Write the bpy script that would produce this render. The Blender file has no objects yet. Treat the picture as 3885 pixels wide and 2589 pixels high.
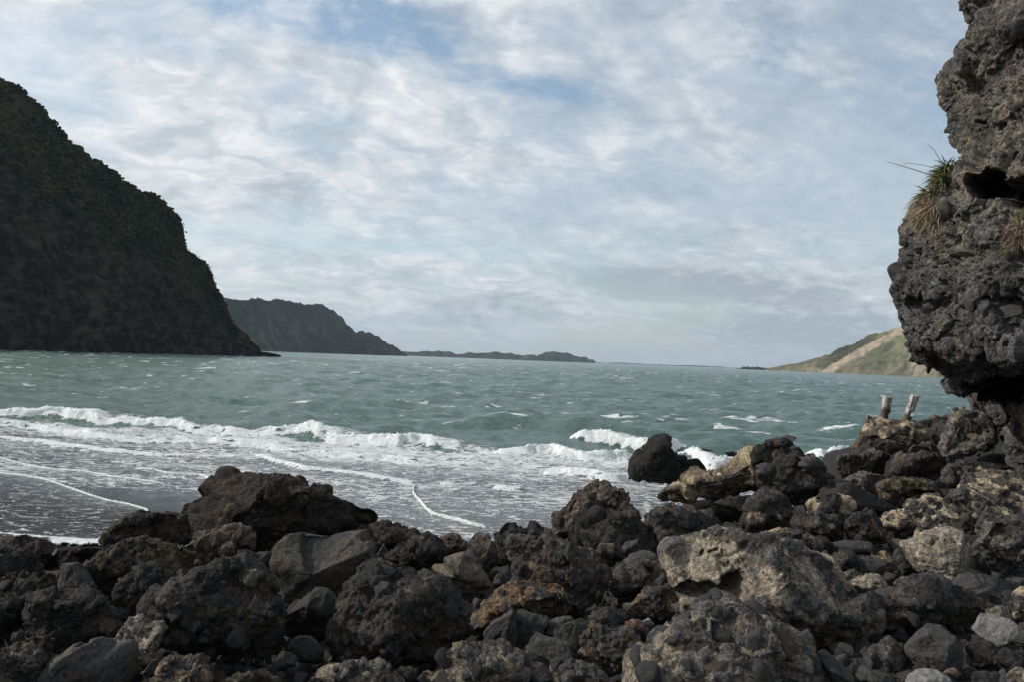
import bpy, math, random
import numpy as np
from mathutils import Matrix, Vector
rng = np.random.default_rng(7)
random.seed(7)
SC = bpy.context.scene
COL = SC.collection
# ---------------------------------------------------------------- camera
F, CU, CV, H = 2976.0, 1942.5, 1294.5, 3.5      # focal length in source pixels, image centre, eye height over the sea
ROLL = math.radians(2.23); PITCH = math.atan(70.3 / F)
fw = np.array([0, math.cos(PITCH), math.sin(PITCH)])
up0 = np.array([0, -math.sin(PITCH), math.cos(PITCH)])
r0 = np.array([1.0, 0, 0])
RT = math.cos(ROLL) * r0 + math.sin(ROLL) * up0
UP = -math.sin(ROLL) * r0 + math.cos(ROLL) * up0
CAM = np.array([0, 0, H])
cd = bpy.data.cameras.new('camera'); cam = bpy.data.objects.new('camera', cd); COL.objects.link(cam)
cd.sensor_width = 36; cd.lens = 36 * F / 3885; cd.clip_start = 0.1; cd.clip_end = 60000
cam.matrix_world = Matrix(((RT[0], UP[0], -fw[0], 0), (RT[1], UP[1], -fw[1], 0), (RT[2], UP[2], -fw[2], H), (0, 0, 0, 1)))
SC.camera = cam
# ---------------------------------------------------------------- light
SUN = np.array([-0.82, 0.07, 0.54]); SUN /= np.linalg.norm(SUN)
sl = bpy.data.lights.new('sun', 'SUN'); sl.energy = 3.8; sl.angle = math.radians(0.8); sl.color = (1, .95, .87)
so = bpy.data.objects.new('sun', sl); COL.objects.link(so)
so.rotation_euler = Vector(SUN).to_track_quat('Z', 'Y').to_euler()
SC.view_settings.view_transform = 'Standard'; SC.view_settings.look = 'None'
SC.view_settings.exposure = 0.0; SC.view_settings.gamma = 1
SC.render.engine = 'CYCLES'
SC.cycles.use_denoising = True
SC.cycles.max_bounces = 6; SC.cycles.diffuse_bounces = 3; SC.cycles.glossy_bounces = 2
SC.cycles.volume_bounces = 0; SC.cycles.transparent_max_bounces = 6


class NT:
    """small helper to write node graphs"""
    def __init__(s, tree): s.t = tree; tree.nodes.clear()
    def n(s, kind, **kw):
        nd = s.t.nodes.new(kind)
        for k, v in kw.items():
            if k == 'inp':
                for a, b in v.items():
                    if isinstance(b, bpy.types.NodeSocket): s.t.links.new(b, nd.inputs[a])
                    else: nd.inputs[a].default_value = b
            else: setattr(nd, k, v)
        return nd
    def m(s, op, a, b=0.0, c=None, clamp=False):
        d = {0: a, 1: b}
        if c is not None: d[2] = c
        return s.n('ShaderNodeMath', operation=op, use_clamp=clamp, inp=d).outputs[0]
    def vm(s, op, a, b=(0, 0, 0)): return s.n('ShaderNodeVectorMath', operation=op, inp={0: a, 1: b}).outputs[0]
    def mr(s, v, a, b, c=0.0, d=1.0, smooth=False):
        return s.n('ShaderNodeMapRange', interpolation_type='SMOOTHSTEP' if smooth else 'LINEAR', inp={0: v, 1: a, 2: b, 3: c, 4: d}).outputs[0]
    def mix(s, f, a, b, bt='MIX'):
        nd = s.t.nodes.new('ShaderNodeMix'); nd.data_type = 'RGBA'; nd.blend_type = bt
        for i, v in ((0, f), (6, a), (7, b)):
            if isinstance(v, bpy.types.NodeSocket): s.t.links.new(v, nd.inputs[i])
            elif i and len(v) == 3: nd.inputs[i].default_value = (*v, 1)
            else: nd.inputs[i].default_value = v
        return nd.outputs[2]
    def noise(s, vec, scale, detail=4, rough=.55, dist=0.0, out=0):
        return s.n('ShaderNodeTexNoise', inp={'Vector': vec, 'Scale': scale, 'Detail': detail, 'Roughness': rough, 'Distortion': dist}).outputs[out]
    def comb(s, x, y, z=0.0): return s.n('ShaderNodeCombineXYZ', inp={0: x, 1: y, 2: z}).outputs[0]


world = bpy.data.worlds.new('World'); SC.world = world; world.use_nodes = True
def build_world():
    g = NT(world.node_tree)
    out = g.n('ShaderNodeOutputWorld')
    sky = g.n('ShaderNodeTexSky', sky_type='NISHITA', sun_disc=False)
    sky.sun_elevation = math.asin(SUN[2]); sky.sun_rotation = math.atan2(SUN[0], SUN[1])
    sky.air_density = 1.0; sky.dust_density = 1.0; sky.ozone_density = .7
    d = g.n('ShaderNodeTexCoord').outputs['Generated']
    sp = g.n('ShaderNodeSeparateXYZ', inp={0: d}); x, y, z = sp.outputs
    zc = g.m('MAXIMUM', z, 0.0)
    den = g.m('ADD', zc, 0.33)
    P = g.comb(g.m('DIVIDE', x, den), g.m('DIVIDE', y, den))
    # cloud sheet: broad fields, altocumulus ripples drawn out by perspective
    rot = g.n('ShaderNodeVectorRotate', rotation_type='Z_AXIS', inp={'Vector': P, 'Angle': math.radians(-12)}).outputs[0]
    Pe = g.vm('MULTIPLY', rot, (0.9, 1.1, 1.0))
    n1 = g.noise(Pe, 1.0, 5, .55, .3)
    n2 = g.noise(Pe, 4.8, 9, .6, .15)
    Pr = g.vm('MULTIPLY', rot, (0.9, 1.15, 1.0))
    n3 = g.noise(Pr, 18.0, 8, .66, .2)
    # direction as seen from the bay (azimuth slope, elevation slope)
    ay = g.m('MAXIMUM', y, 0.05)
    A = g.m('DIVIDE', x, ay); E = g.m('DIVIDE', z, ay)
    wob = g.noise(g.comb(A, E), 5.0, 5, .6)
    wob2 = g.noise(g.comb(A, g.m('MULTIPLY', E, 2.2), 3.3), 9.0, 6, .6)
    def blob(u, v, ru, rv, ang=0.0, soft=1.0, w=.9):
        # ellipse of cloud / gap round a direction
        ca, sa = math.cos(ang), math.sin(ang)
        a0, e0 = (u - CU) / F, (1365 - v) / F
        da = g.m('SUBTRACT', A, a0); de = g.m('SUBTRACT', E, e0)
        p = g.m('ADD', g.m('MULTIPLY', da, ca / (ru / F)), g.m('MULTIPLY', de, sa / (ru / F)))
        q = g.m('ADD', g.m('MULTIPLY', da, -sa / (rv / F)), g.m('MULTIPLY', de, ca / (rv / F)))
        r = g.m('SQRT', g.m('ADD', g.m('MULTIPLY', p, p), g.m('MULTIPLY', q, q)))
        r = g.m('ADD', r, g.m('MULTIPLY', g.m('SUBTRACT', wob, .5), w * 2.2))
        return g.mr(r, 1.0 + soft * .4, 1.0 - soft * .6, 0, 1, True)
    gaps = g.m('MULTIPLY', blob(1180, 50, 620, 150, -.22, .8, .6), 1.25)
    gaps = g.m('MAXIMUM', gaps, g.m('MULTIPLY', blob(1850, 290, 420, 60, -.18, 1.2), .75))
    gaps = g.m('MAXIMUM', gaps, g.m('MULTIPLY', blob(2850, 90, 260, 130, -.5, 1.4), .6))
    gaps = g.m('MAXIMUM', gaps, g.m('MULTIPLY', blob(1700, 965, 620, 32, -.03, 1.6), .45))
    gaps = g.m('MAXIMUM', gaps, g.m('MULTIPLY', blob(3450, 200, 300, 300, -.4, 1.6), .35))
    cov = g.m('ADD', g.m('MULTIPLY', n1, .9), g.m('MULTIPLY', n2, .55))
    cov = g.mr(cov, .50, .78, 0, 1, True)
    cov = g.m('MAXIMUM', cov, .70)
    thin = g.mr(g.m('ADD', g.m('MULTIPLY', n2, .6), g.m('MULTIPLY', n3, .4)), .36, .62, 1.15, .35)
    cov = g.m('SUBTRACT', cov, g.m('MULTIPLY', gaps, thin), clamp=True)
    # lightness of the sheet
    l = g.m('ADD', g.m('MULTIPLY', n2, .70), g.m('ADD', g.m('MULTIPLY', n3, .55), g.m('MULTIPLY', n1, .20)))
    Pv = g.vm('ADD', Pr, g.vm('MULTIPLY', g.vm('SUBTRACT', g.n('ShaderNodeTexNoise', inp={'Vector': Pr, 'Scale': 5.0, 'Detail': 5.0}).outputs['Color'], (.5, .5, .5)), (.45, .45, 0)))
    puff = g.n('ShaderNodeTexVoronoi', feature='SMOOTH_F1', inp={'Vector': Pv, 'Scale': 10.0, 'Smoothness': .5}).outputs['Distance']
    puff2 = g.n('ShaderNodeTexVoronoi', feature='SMOOTH_F1', inp={'Vector': Pv, 'Scale': 24.0, 'Smoothness': .45}).outputs['Distance']
    pf = g.m('ADD', g.m('MULTIPLY', g.m('SUBTRACT', .42, puff), .62), g.m('MULTIPLY', g.m('SUBTRACT', .42, puff2), .34))
    l = g.m('ADD', l, g.m('MULTIPLY', pf, g.mr(n1, .35, .6, .25, 1.0)))
    l = g.mr(l, .33, .98, 0, 1)
    side = g.mr(g.vm('DOT_PRODUCT', d, tuple(SUN)) if False else g.n('ShaderNodeVectorMath', operation='DOT_PRODUCT', inp={0: d, 1: tuple(SUN)}).outputs['Value'], -.45, .75, 0, 1)
    l = g.m('ADD', g.m('MULTIPLY', l, .85), g.m('MULTIPLY', g.m('SUBTRACT', side, .35), .55))
    dk = g.m('MULTIPLY', blob(2560, 1050, 440, 70, -.03, .9, .5), .9)
    dk = g.m('MAXIMUM', dk, g.m('MULTIPLY', blob(1540, 1065, 140, 42, -.05, 1.2, .6), .45))
    dk = g.m('MAXIMUM', dk, g.m('MULTIPLY', blob(1850, 1150, 300, 42, .1, 1.3, .6), .4))
    dk = g.m('MAXIMUM', dk, g.m('MULTIPLY', blob(3000, 1210, 520, 75, -.02, 1.2, .6), .55))
    dk = g.m('MULTIPLY', dk, g.mr(wob2, .3, .62, .55, 1.0))
    l = g.m('SUBTRACT', l, g.m('MULTIPLY', dk, .85))
    cov = g.m('MAXIMUM', g.m('MAXIMUM', cov, dk), .12)
    lit = g.m('MULTIPLY', g.m('ADD', blob(620, 560, 300, 90, -.1, 1.2, .7), blob(60, 210, 140, 90, -.6, 1.2, .7)), .14)
    l = g.m('ADD', l, lit, clamp=True)
    cr = g.n('ShaderNodeValToRGB', inp={0: l}); e = cr.color_ramp.elements
    e[0].position = 0.0; e[0].color = (.36, .41, .46, 1); e[1].position = 1.0; e[1].color = (.80, .815, .835, 1)
    m = e.new(.5); m.color = (.54, .59, .64, 1)
    cc = cr.outputs[0]
    # towards the horizon the sheet thickens into a pale band
    hz = g.mr(z, 0.0, .11, 1, 0, True)
    cc = g.mix(g.m('MULTIPLY', hz, .6), cc, (.36, .43, .495))
    cov = g.m('MAXIMUM', cov, g.m('MULTIPLY', hz, .8))
    b1 = g.n('ShaderNodeBackground', inp={0: g.mix(1.0, sky.outputs[0], (.98, 1.02, .97), 'MULTIPLY'), 1: .15})
    b2 = g.n('ShaderNodeBackground', inp={0: cc, 1: 1.1})
    mx = g.n('ShaderNodeMixShader', inp={0: cov, 1: b1.outputs[0], 2: b2.outputs[0]})
    low = g.n('ShaderNodeBackground', inp={0: (.10, .12, .12, 1), 1: 1.0})
    fin = g.n('ShaderNodeMixShader', inp={0: g.m('LESS_THAN', z, -.02), 1: mx.outputs[0], 2: low.outputs[0]})
    g.t.links.new(fin.outputs[0], out.inputs[0])
build_world()

# ---------------------------------------------------------------- helpers
def hor(u): return 1377 + (u - 2255) * 0.039
def ray(u, v):
    u = np.asarray(u, float); v = np.asarray(v, float)
    return RT * ((u - CU) / F)[..., None] + UP * (-(v - CV) / F)[..., None] + fw
def at(u, v, d):
    """point seen at pixel (u, v), d metres ahead"""
    r = ray(u, v); return CAM + r * (np.asarray(d, float) / r[..., 1])[..., None]
def on_sea(u, v, z=0.0):
    r = ray(u, v); return CAM + r * ((z - H) / r[..., 2])[..., None]
def project(p):
    q = np.asarray(p) - CAM; zz = q @ fw
    return CU + F * (q @ RT) / zz, CV - F * (q @ UP) / zz

_perm = rng.permutation(256).astype(np.int32); _perm = np.concatenate([_perm, _perm, _perm])
_g = rng.normal(size=(256, 3)); _g /= np.linalg.norm(_g, axis=1)[:, None]
def noise(p):
    p = np.asarray(p, float); i = np.floor(p).astype(np.int64); f = p - i; i &= 255
    w = f * f * f * (f * (f * 6 - 15) + 10)
    r = 0
    for dx in (0, 1):
        wx = w[:, 0] if dx else 1 - w[:, 0]; a = _perm[i[:, 0] + dx]
        for dy in (0, 1):
            wy = w[:, 1] if dy else 1 - w[:, 1]; b = _perm[a + i[:, 1] + dy]
            for dz in (0, 1):
                wz = w[:, 2] if dz else 1 - w[:, 2]
                h = _g[_perm[b + i[:, 2] + dz]]
                r = r + wx * wy * wz * (h[:, 0] * (f[:, 0] - dx) + h[:, 1] * (f[:, 1] - dy) + h[:, 2] * (f[:, 2] - dz))
    return r * 1.5
def fbm(p, o=4, gain=.5, ridge=False):
    s, a, q = 0, 1.0, np.asarray(p, float)
    for k in range(o):
        n = noise(q); s = s + a * ((1 - 2 * np.abs(n)) if ridge else n); a *= gain; q = q * 2.03 + 17.3
    return s
def sstep(a, b, x): t = np.clip((x - a) / (b - a), 0, 1); return t * t * (3 - 2 * t)

def mk_mesh(name, V, Fc, mat, colors=None, floats=None, smooth=True):
    me = bpy.data.meshes.new(name)
    V = np.ascontiguousarray(V, np.float32); Fc = np.asarray(Fc, np.int32)
    k = Fc.shape[1]
    me.vertices.add(len(V)); me.vertices.foreach_set('co', V.ravel())
    me.loops.add(Fc.size); me.loops.foreach_set('vertex_index', Fc.ravel())
    me.polygons.add(len(Fc)); me.polygons.foreach_set('loop_start', np.arange(0, Fc.size, k, dtype=np.int32))
    me.polygons.foreach_set('loop_total', np.full(len(Fc), k, np.int32))
    if smooth: me.polygons.foreach_set('use_smooth', np.ones(len(Fc), bool))
    me.update(calc_edges=True)
    if colors is not None:
        a = me.color_attributes.new('Col', 'FLOAT_COLOR', 'POINT')
        a.data.foreach_set('color', np.concatenate([colors, np.ones((len(V), 1))], 1).astype(np.float32).ravel())
    for n, arr in (floats or {}).items():
        a = me.attributes.new(n, 'FLOAT', 'POINT'); a.data.foreach_set('value', np.asarray(arr, np.float32))
    if mat: me.materials.append(mat)
    return me
def obj(name, me, loc=(0, 0, 0), parent=None, **props):
    o = bpy.data.objects.new(name, me); COL.objects.link(o); o.location = loc
    if parent: o.parent = parent
    for k, v in props.items(): o[k] = v
    return o
def grid_faces(nr, nc):
    a = (np.arange(nr - 1)[:, None] * nc + np.arange(nc - 1)[None]).ravel()
    return np.stack([a, a + 1, a + nc + 1, a + nc], 1)
def vnormals(V, Fc):
    a = V[Fc[:, 2]] - V[Fc[:, 0]]; b = V[Fc[:, -1]] - V[Fc[:, 1]]; n = np.cross(a, b)
    N = np.zeros_like(V)
    for k in range(Fc.shape[1]):
        for c in range(3): N[:, c] += np.bincount(Fc[:, k], n[:, c], len(V))
    return N / (np.linalg.norm(N, axis=1)[:, None] + 1e-12)

# ---------------------------------------------------------------- materials
def mat_new(name):
    m = bpy.data.materials.new(name); m.use_nodes = True; return m, NT(m.node_tree)
def principled(g, **inp):
    b = g.n('ShaderNodeBsdfPrincipled', inp=inp); o = g.n('ShaderNodeOutputMaterial', inp={0: b.outputs[0]}); return b
def rock_material(name, fine=60.0, bump=1.0, vary=.5, rough=.9, bdist=.012, grain=.5):
    m, g = mat_new(name)
    c = g.n('ShaderNodeAttribute', attribute_name='Col').outputs['Color']
    P = g.n('ShaderNodeTexCoord').outputs['Object']
    n1 = g.noise(P, fine * .25, 6, .65); n2 = g.noise(P, fine, 5, .7)
    v = g.n('ShaderNodeTexVoronoi', feature='F1', inp={'Vector': P, 'Scale': fine * .55}).outputs
    tone = g.m('ADD', g.mr(n1, .25, .75, 1 - vary, 1 + vary), g.m('MULTIPLY', g.m('SUBTRACT', n2, .5), 1.1 * vary))
    col = g.mix(1.0, c, g.n('ShaderNodeCombineColor', inp={0: tone, 1: tone, 2: tone}).outputs[0], 'MULTIPLY')
    cell = g.n('ShaderNodeSeparateColor', inp={0: v['Color']}).outputs[0]
    v2 = g.n('ShaderNodeTexVoronoi', feature='F1', inp={'Vector': P, 'Scale': fine * 1.7}).outputs; cell2 = g.n('ShaderNodeSeparateColor', inp={0: v2['Color']}).outputs[1]
    gt = g.m('ADD', g.mr(cell, 0, 1, 1 - grain, 1 + grain), g.mr(cell2, 0, 1, -grain * .8, grain * .8))
    crev = g.mr(n1, .50, .36, 1.0, .45)
    gt = g.m('MULTIPLY', gt, g.mr(n2, .25, .55, .55, 1.1))
    col = g.mix(1.0, col, g.n('ShaderNodeCombineColor', inp={0: gt, 1: gt, 2: gt}).outputs[0], 'MULTIPLY')
    # specks of pale shell and mineral, a little grain by grain colour change
    sp = g.mr(g.n('ShaderNodeTexWhiteNoise', inp={'Vector': v['Position']}).outputs['Value'], .93, .96)
    sp = g.m('MULTIPLY', sp, g.mr(v['Distance'], .28, .12))
    col = g.mix(g.m('MULTIPLY', sp, .55), col, (.34, .31, .26))
    h = g.m('ADD', g.m('MULTIPLY', n2, .8), g.m('ADD', g.m('MULTIPLY', n1, 1.6), g.m('MULTIPLY', v['Distance'], -.6)))
    b = g.n('ShaderNodeBump', inp={'Strength': bump, 'Distance': bdist, 'Height': h}).outputs[0]
    principled(g, **{'Base Color': col, 'Roughness': rough, 'Normal': b, 'Specular IOR Level': .25})
    return m
M_ROCK = rock_material('rock_rough', 55, 1.0, .42, .92, .022, .36)
M_SMOOTH = rock_material('rock_smooth', 70, .7, .2, .8, .008, .12)
M_CLIFF = rock_material('cliff_rock', 40, 1.0, .4, .92, .03, .45)
def clast_material():
    m, g = mat_new('embedded_stone')
    r = g.n('ShaderNodeObjectInfo').outputs['Random']
    cr = g.n('ShaderNodeValToRGB', inp={0: r}); e = cr.color_ramp.elements
    e[0].color = (.034, .034, .034, 1); e[1].color = (.058, .048, .041, 1)
    for p, c in ((.3, (.048, .047, .047, 1)), (.55, (.068, .067, .066, 1)), (.68, (.040, .038, .037, 1)), (.85, (.080, .072, .062, 1)), (.93, (.068, .051, .045, 1))):
        k = e.new(p); k.color = c
    P = g.n('ShaderNodeTexCoord').outputs['Object']
    n1 = g.noise(P, 2.2, 6, .65); n2 = g.noise(P, 9, 5, .7)
    tone = g.m('MULTIPLY', g.mr(n1, .25, .75, .55, 1.4), g.mr(n2, .3, .7, .75, 1.25))
    col = g.mix(1.0, cr.outputs[0], g.n('ShaderNodeCombineColor', inp={0: tone, 1: tone, 2: tone}).outputs[0], 'MULTIPLY')
    b = g.n('ShaderNodeBump', inp={'Strength': 1.0, 'Distance': .022, 'Height': g.m('ADD', n1, g.m('MULTIPLY', n2, .6))}).outputs[0]
    principled(g, **{'Base Color': col, 'Roughness': .85, 'Normal': b, 'Specular IOR Level': .25})
    return m
M_CLAST = clast_material()
def land_material(name, scale, bump, dist, vary=.45):
    m, g = mat_new(name)
    c = g.n('ShaderNodeAttribute', attribute_name='Col').outputs['Color']
    P = g.n('ShaderNodeTexCoord').outputs['Object']
    n1 = g.noise(P, scale, 8, .65)
    t = g.mr(n1, .3, .7, 1 - vary, 1 + vary)
    col = g.mix(1.0, c, g.n('ShaderNodeCombineColor', inp={0: t, 1: t, 2: t}).outputs[0], 'MULTIPLY')
    b = g.n('ShaderNodeBump', inp={'Strength': bump, 'Distance': dist, 'Height': n1}).outputs[0]
    principled(g, **{'Base Color': col, 'Roughness': .95, 'Normal': b, 'Specular IOR Level': .1})
    return m

# ---------------------------------------------------------------- sea
NW = 70
wl = np.exp(rng.uniform(math.log(.9), math.log(11), NW)); wk = 2 * np.pi / wl
wth = math.radians(-100) + rng.normal(0, .62, NW)                     # towards the viewer, slightly leftward
wdx, wdy = np.cos(wth), np.sin(wth); wph = rng.uniform(0, 2 * np.pi, NW)
wam = .0125 * wl ** .72
def B(pts, h, **k): return dict(pts=on_sea(*np.array(pts, float).T)[:, :2], h=h, **k)
BREAKERS = [
 B([(-300,1560),(0,1582),(180,1588),(340,1600),(595,1619),(850,1646),(1105,1655),(1360,1684),(1615,1697),(1785,1710)], .34, back=4.0, label='longest white breaking wave, outermost line of surf at left'),
 B([(-300,1600),(0,1624),(128,1632),(255,1654),(383,1675),(595,1684),(765,1688),(977,1709),(1105,1726),(1275,1734),(1445,1747),(1615,1760),(1768,1767)], .20, back=3.0, label='second line of white surf behind the outermost left breaker'),
 B([(-300,1650),(0,1674),(170,1688),(340,1709),(510,1724),(680,1734),(850,1736),(935,1730)], .10, back=1.6, label='thin third line of surf near the left beach'),
 B([(948,1727),(1020,1759),(1147,1789),(1275,1801),(1403,1818),(1500,1830),(1572,1842)], .10, back=1.0, label='slanting ripple of foam above the big knobbly boulder'),
 B([(1568,1842),(1562,1878),(1590,1912),(1615,1942),(1640,1959),(1700,1973),(1785,1995),(1860,2012)], .06, back=.7, label='crooked foam ripple turning down towards the rocks'),
 B([(-200,1720),(0,1748),(170,1773),(340,1794),(425,1814),(553,1835),(654,1845)], .03, back=.45, label='thin swash line crossing the wet sand, upper one'),
 B([(-120,1780),(0,1797),(57,1805),(122,1818),(153,1825),(230,1846),(287,1865),(344,1885),(402,1902),(478,1915),(555,1938),(561,1955)], .03, back=.22, label='bright thin swash line nearest the left rocks'),
 B([(500,1780),(560,1789),(650,1806),(765,1818),(815,1839)], .04, back=.4, label='short swash line left of the big knobbly boulder top'),
 B([(2128,1668),(2204,1676),(2322,1687),(2448,1704),(2540,1706),(2620,1700)], .48, back=2.2, label='tall white breaker behind the black islet rock'),
 B([(1780,1712),(1840,1722),(1900,1729),(2069,1729),(2195,1750),(2364,1755),(2440,1742)], .28, back=1.8, label='white breaker running into the left side of the black islet rock'),
 B([(2040,1788),(2069,1803),(2150,1813),(2237,1821),(2330,1830),(2420,1833)], .24, back=1.3, label='low white breaker at the foot of the black islet rock'),
 B([(1665,1838),(1710,1846),(1760,1848)], .07, back=.5, label='tiny broken foam crest in mid bay, left one'),
 B([(1855,1856),(1910,1864),(1965,1866),(2015,1863)], .11, back=.6, label='small foam crest below the low breaker'),
 B([(2575,1705),(2620,1745),(2672,1790),(2720,1800),(2770,1785),(2840,1760)], .30, back=2.6, label='churned white foam between islet rock and the tan boulder'),
 B([(3020,1722),(3060,1740),(3110,1752),(3200,1746),(3275,1728)], .34, back=1.6, label='white breaker seen in the gap left of the post rocks'),
]
SWELLS = [dict(pts=on_sea(*np.array(p, float).T)[:, :2], h=h) for p, h in [
 ([(1750,1600),(1950,1612),(2150,1628),(2400,1655),(2620,1678),(2850,1690)], .50),
 ([(930,1590),(1060,1590),(1200,1602)], .38),
 ([(2500,1700),(2700,1700),(2900,1692),(3060,1690)], .25),
 ([(1250,1640),(1450,1650),(1700,1665),(1850,1680)], .30)]]
def poly_dist(P, pts, pad=6.0):
    """distance to the line, signed (+ seaward), and position along it 0..1"""
    n = len(P); best = np.full(n, 1e9); sg = np.zeros(n); tt = np.zeros(n)
    L = np.concatenate([[0], np.cumsum(np.linalg.norm(np.diff(pts, axis=0), axis=1))])
    for i in range(len(pts) - 1):
        a, b = pts[i], pts[i + 1]; ab = b - a; l2 = ab @ ab
        t = np.clip(((P - a) @ ab) / l2, 0, 1); q = a + t[:, None] * ab
        dv = P - q; dd = np.hypot(dv[:, 0], dv[:, 1]); nr = np.array([-ab[1], ab[0]]) / math.sqrt(l2)
        s = np.sign(dv @ nr); m = dd < best
        best[m] = dd[m]; sg[m] = s[m]; tt[m] = (L[i] + t[m] * math.sqrt(l2)) / L[-1]
    return best * np.where(sg == 0, 1, sg), tt, L[-1]
def ridge(P, b, wob):
    pts = b['pts']; lo, hi = pts.min(0) - 8, pts.max(0) + 8
    m = np.where((P[:, 0] > lo[0]) & (P[:, 0] < hi[0]) & (P[:, 1] > lo[1]) & (P[:, 1] < hi[1]))[0]
    return m
def sea_fields(P, cell=None):
    """height, foam cover at world points; cell = local grid spacing (waves finer than it are dropped)"""
    x, y = P[:, 0], P[:, 1]; z = np.zeros(len(P))
    if cell is None: cell = np.full(len(P), .05)
    w2 = fbm(np.stack([x * .03, y * .03, x * 0], 1), 3)
    for k in range(NW):
        a = wam[k] * sstep(1.5, 4.0, wl[k] / cell)
        ph = wk[k] * (wdx[k] * x + wdy[k] * y) + wph[k] + w2 * 2
        z += a * (1 - 1.7 * np.abs(np.sin(ph / 2)) + .08)
    calm = .05 + .2 * sstep(17, 22, y) + .75 * sstep(24, 40, y)
    z *= calm
    foam = np.zeros(len(P))
    P3 = np.stack([x, y, x * 0], 1)
    wob = fbm(P3 * .8, 3); wob2 = fbm(P3 * .33 + 9, 3)
    for b in BREAKERS:
        m = ridge(P, b, wob)
        if not len(m): continue
        if b['h'] < .08: continue
        s, t, L = poly_dist(P[m], b['pts'])
        h0 = b['h']; s = s + wob[m] * min(.45, h0 * 1.3)
        h = h0 * sstep(-.001, min(.15, 2 / L), t) * sstep(1.001, 1 - min(.15, 2 / L), t) * (1 + .12 * wob2[m])
        fr = h0 * .9 + .02; bk = h0 * 4 + .1
        z[m] += h * np.where(s < 0, 0, np.where(s < fr, sstep(0, 1, s / fr), 1 - sstep(0, 1, (s - fr) / bk)))
        e = sstep(0, .04, t) * sstep(1, .96, t)
        f = np.where(s < fr + h0 * .8, 1.05 * sstep(-.15, .25, s), .84 * np.exp(-(s - fr - h0 * .8) / (b['back'] * .3))) * e
        foam[m] = np.maximum(foam[m], f)
    for b in SWELLS:
        m = ridge(P, b, wob)
        if not len(m): continue
        s, t, L = poly_dist(P[m], b['pts']); h = b['h'] * np.sin(np.pi * t) ** .7
        s = s + wob2[m] * .8
        z[m] += h * np.where(s < 0, np.exp(-(s / .75) ** 2), np.exp(-(s / 2.4) ** 2))
    # sheets of old foam inside the surf, thinning on the wet sand
    u = x / y
    yb = 30.3 + np.clip(-(u + .05), 0, 1) * 9.0
    surf = sstep(yb + .6, yb - .9, y + 1.2 * wob2) * (.425 + .11 * sstep(yb - 8, yb - 2, y) + .07 * fbm(np.stack([x * .25, y * .6, x * 0 + 4], 1), 3) )
    surf = surf - .06 * sstep(20, 15.5, y) - .13 * sstep(-.28, -.42, u) * sstep(21, 17, y)
    s7, t7, _ = poly_dist(P, BREAKERS[6]['pts'])
    inside = ((s7 < 0) | (y < 15.2)) & (u < -.40)
    surf = np.where(inside, .35, surf)
    
    # whitecaps in open water, on the high side of the chop
    far = sstep(30, 45, y)
    Q = np.stack([x * .20, y * .55, x * 0 + 5], 1)
    wc = fbm(Q, 4, .6) + .35 * fbm(np.stack([x * .02, y * .05, x * 0 + 2], 1), 2)
    Q2 = np.stack([x * .045, y * .13, x * 0 + 11], 1)
    wc2 = fbm(Q2, 3, .6)
    cap = sstep(.62, 1.05, wc + .9 * z) * .70 * far + sstep(.66, .95, wc2 + .4 * wc) * .75 * sstep(120, 250, y)
    foam = np.maximum(foam, np.maximum(surf, cap))
    return z, foam
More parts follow.
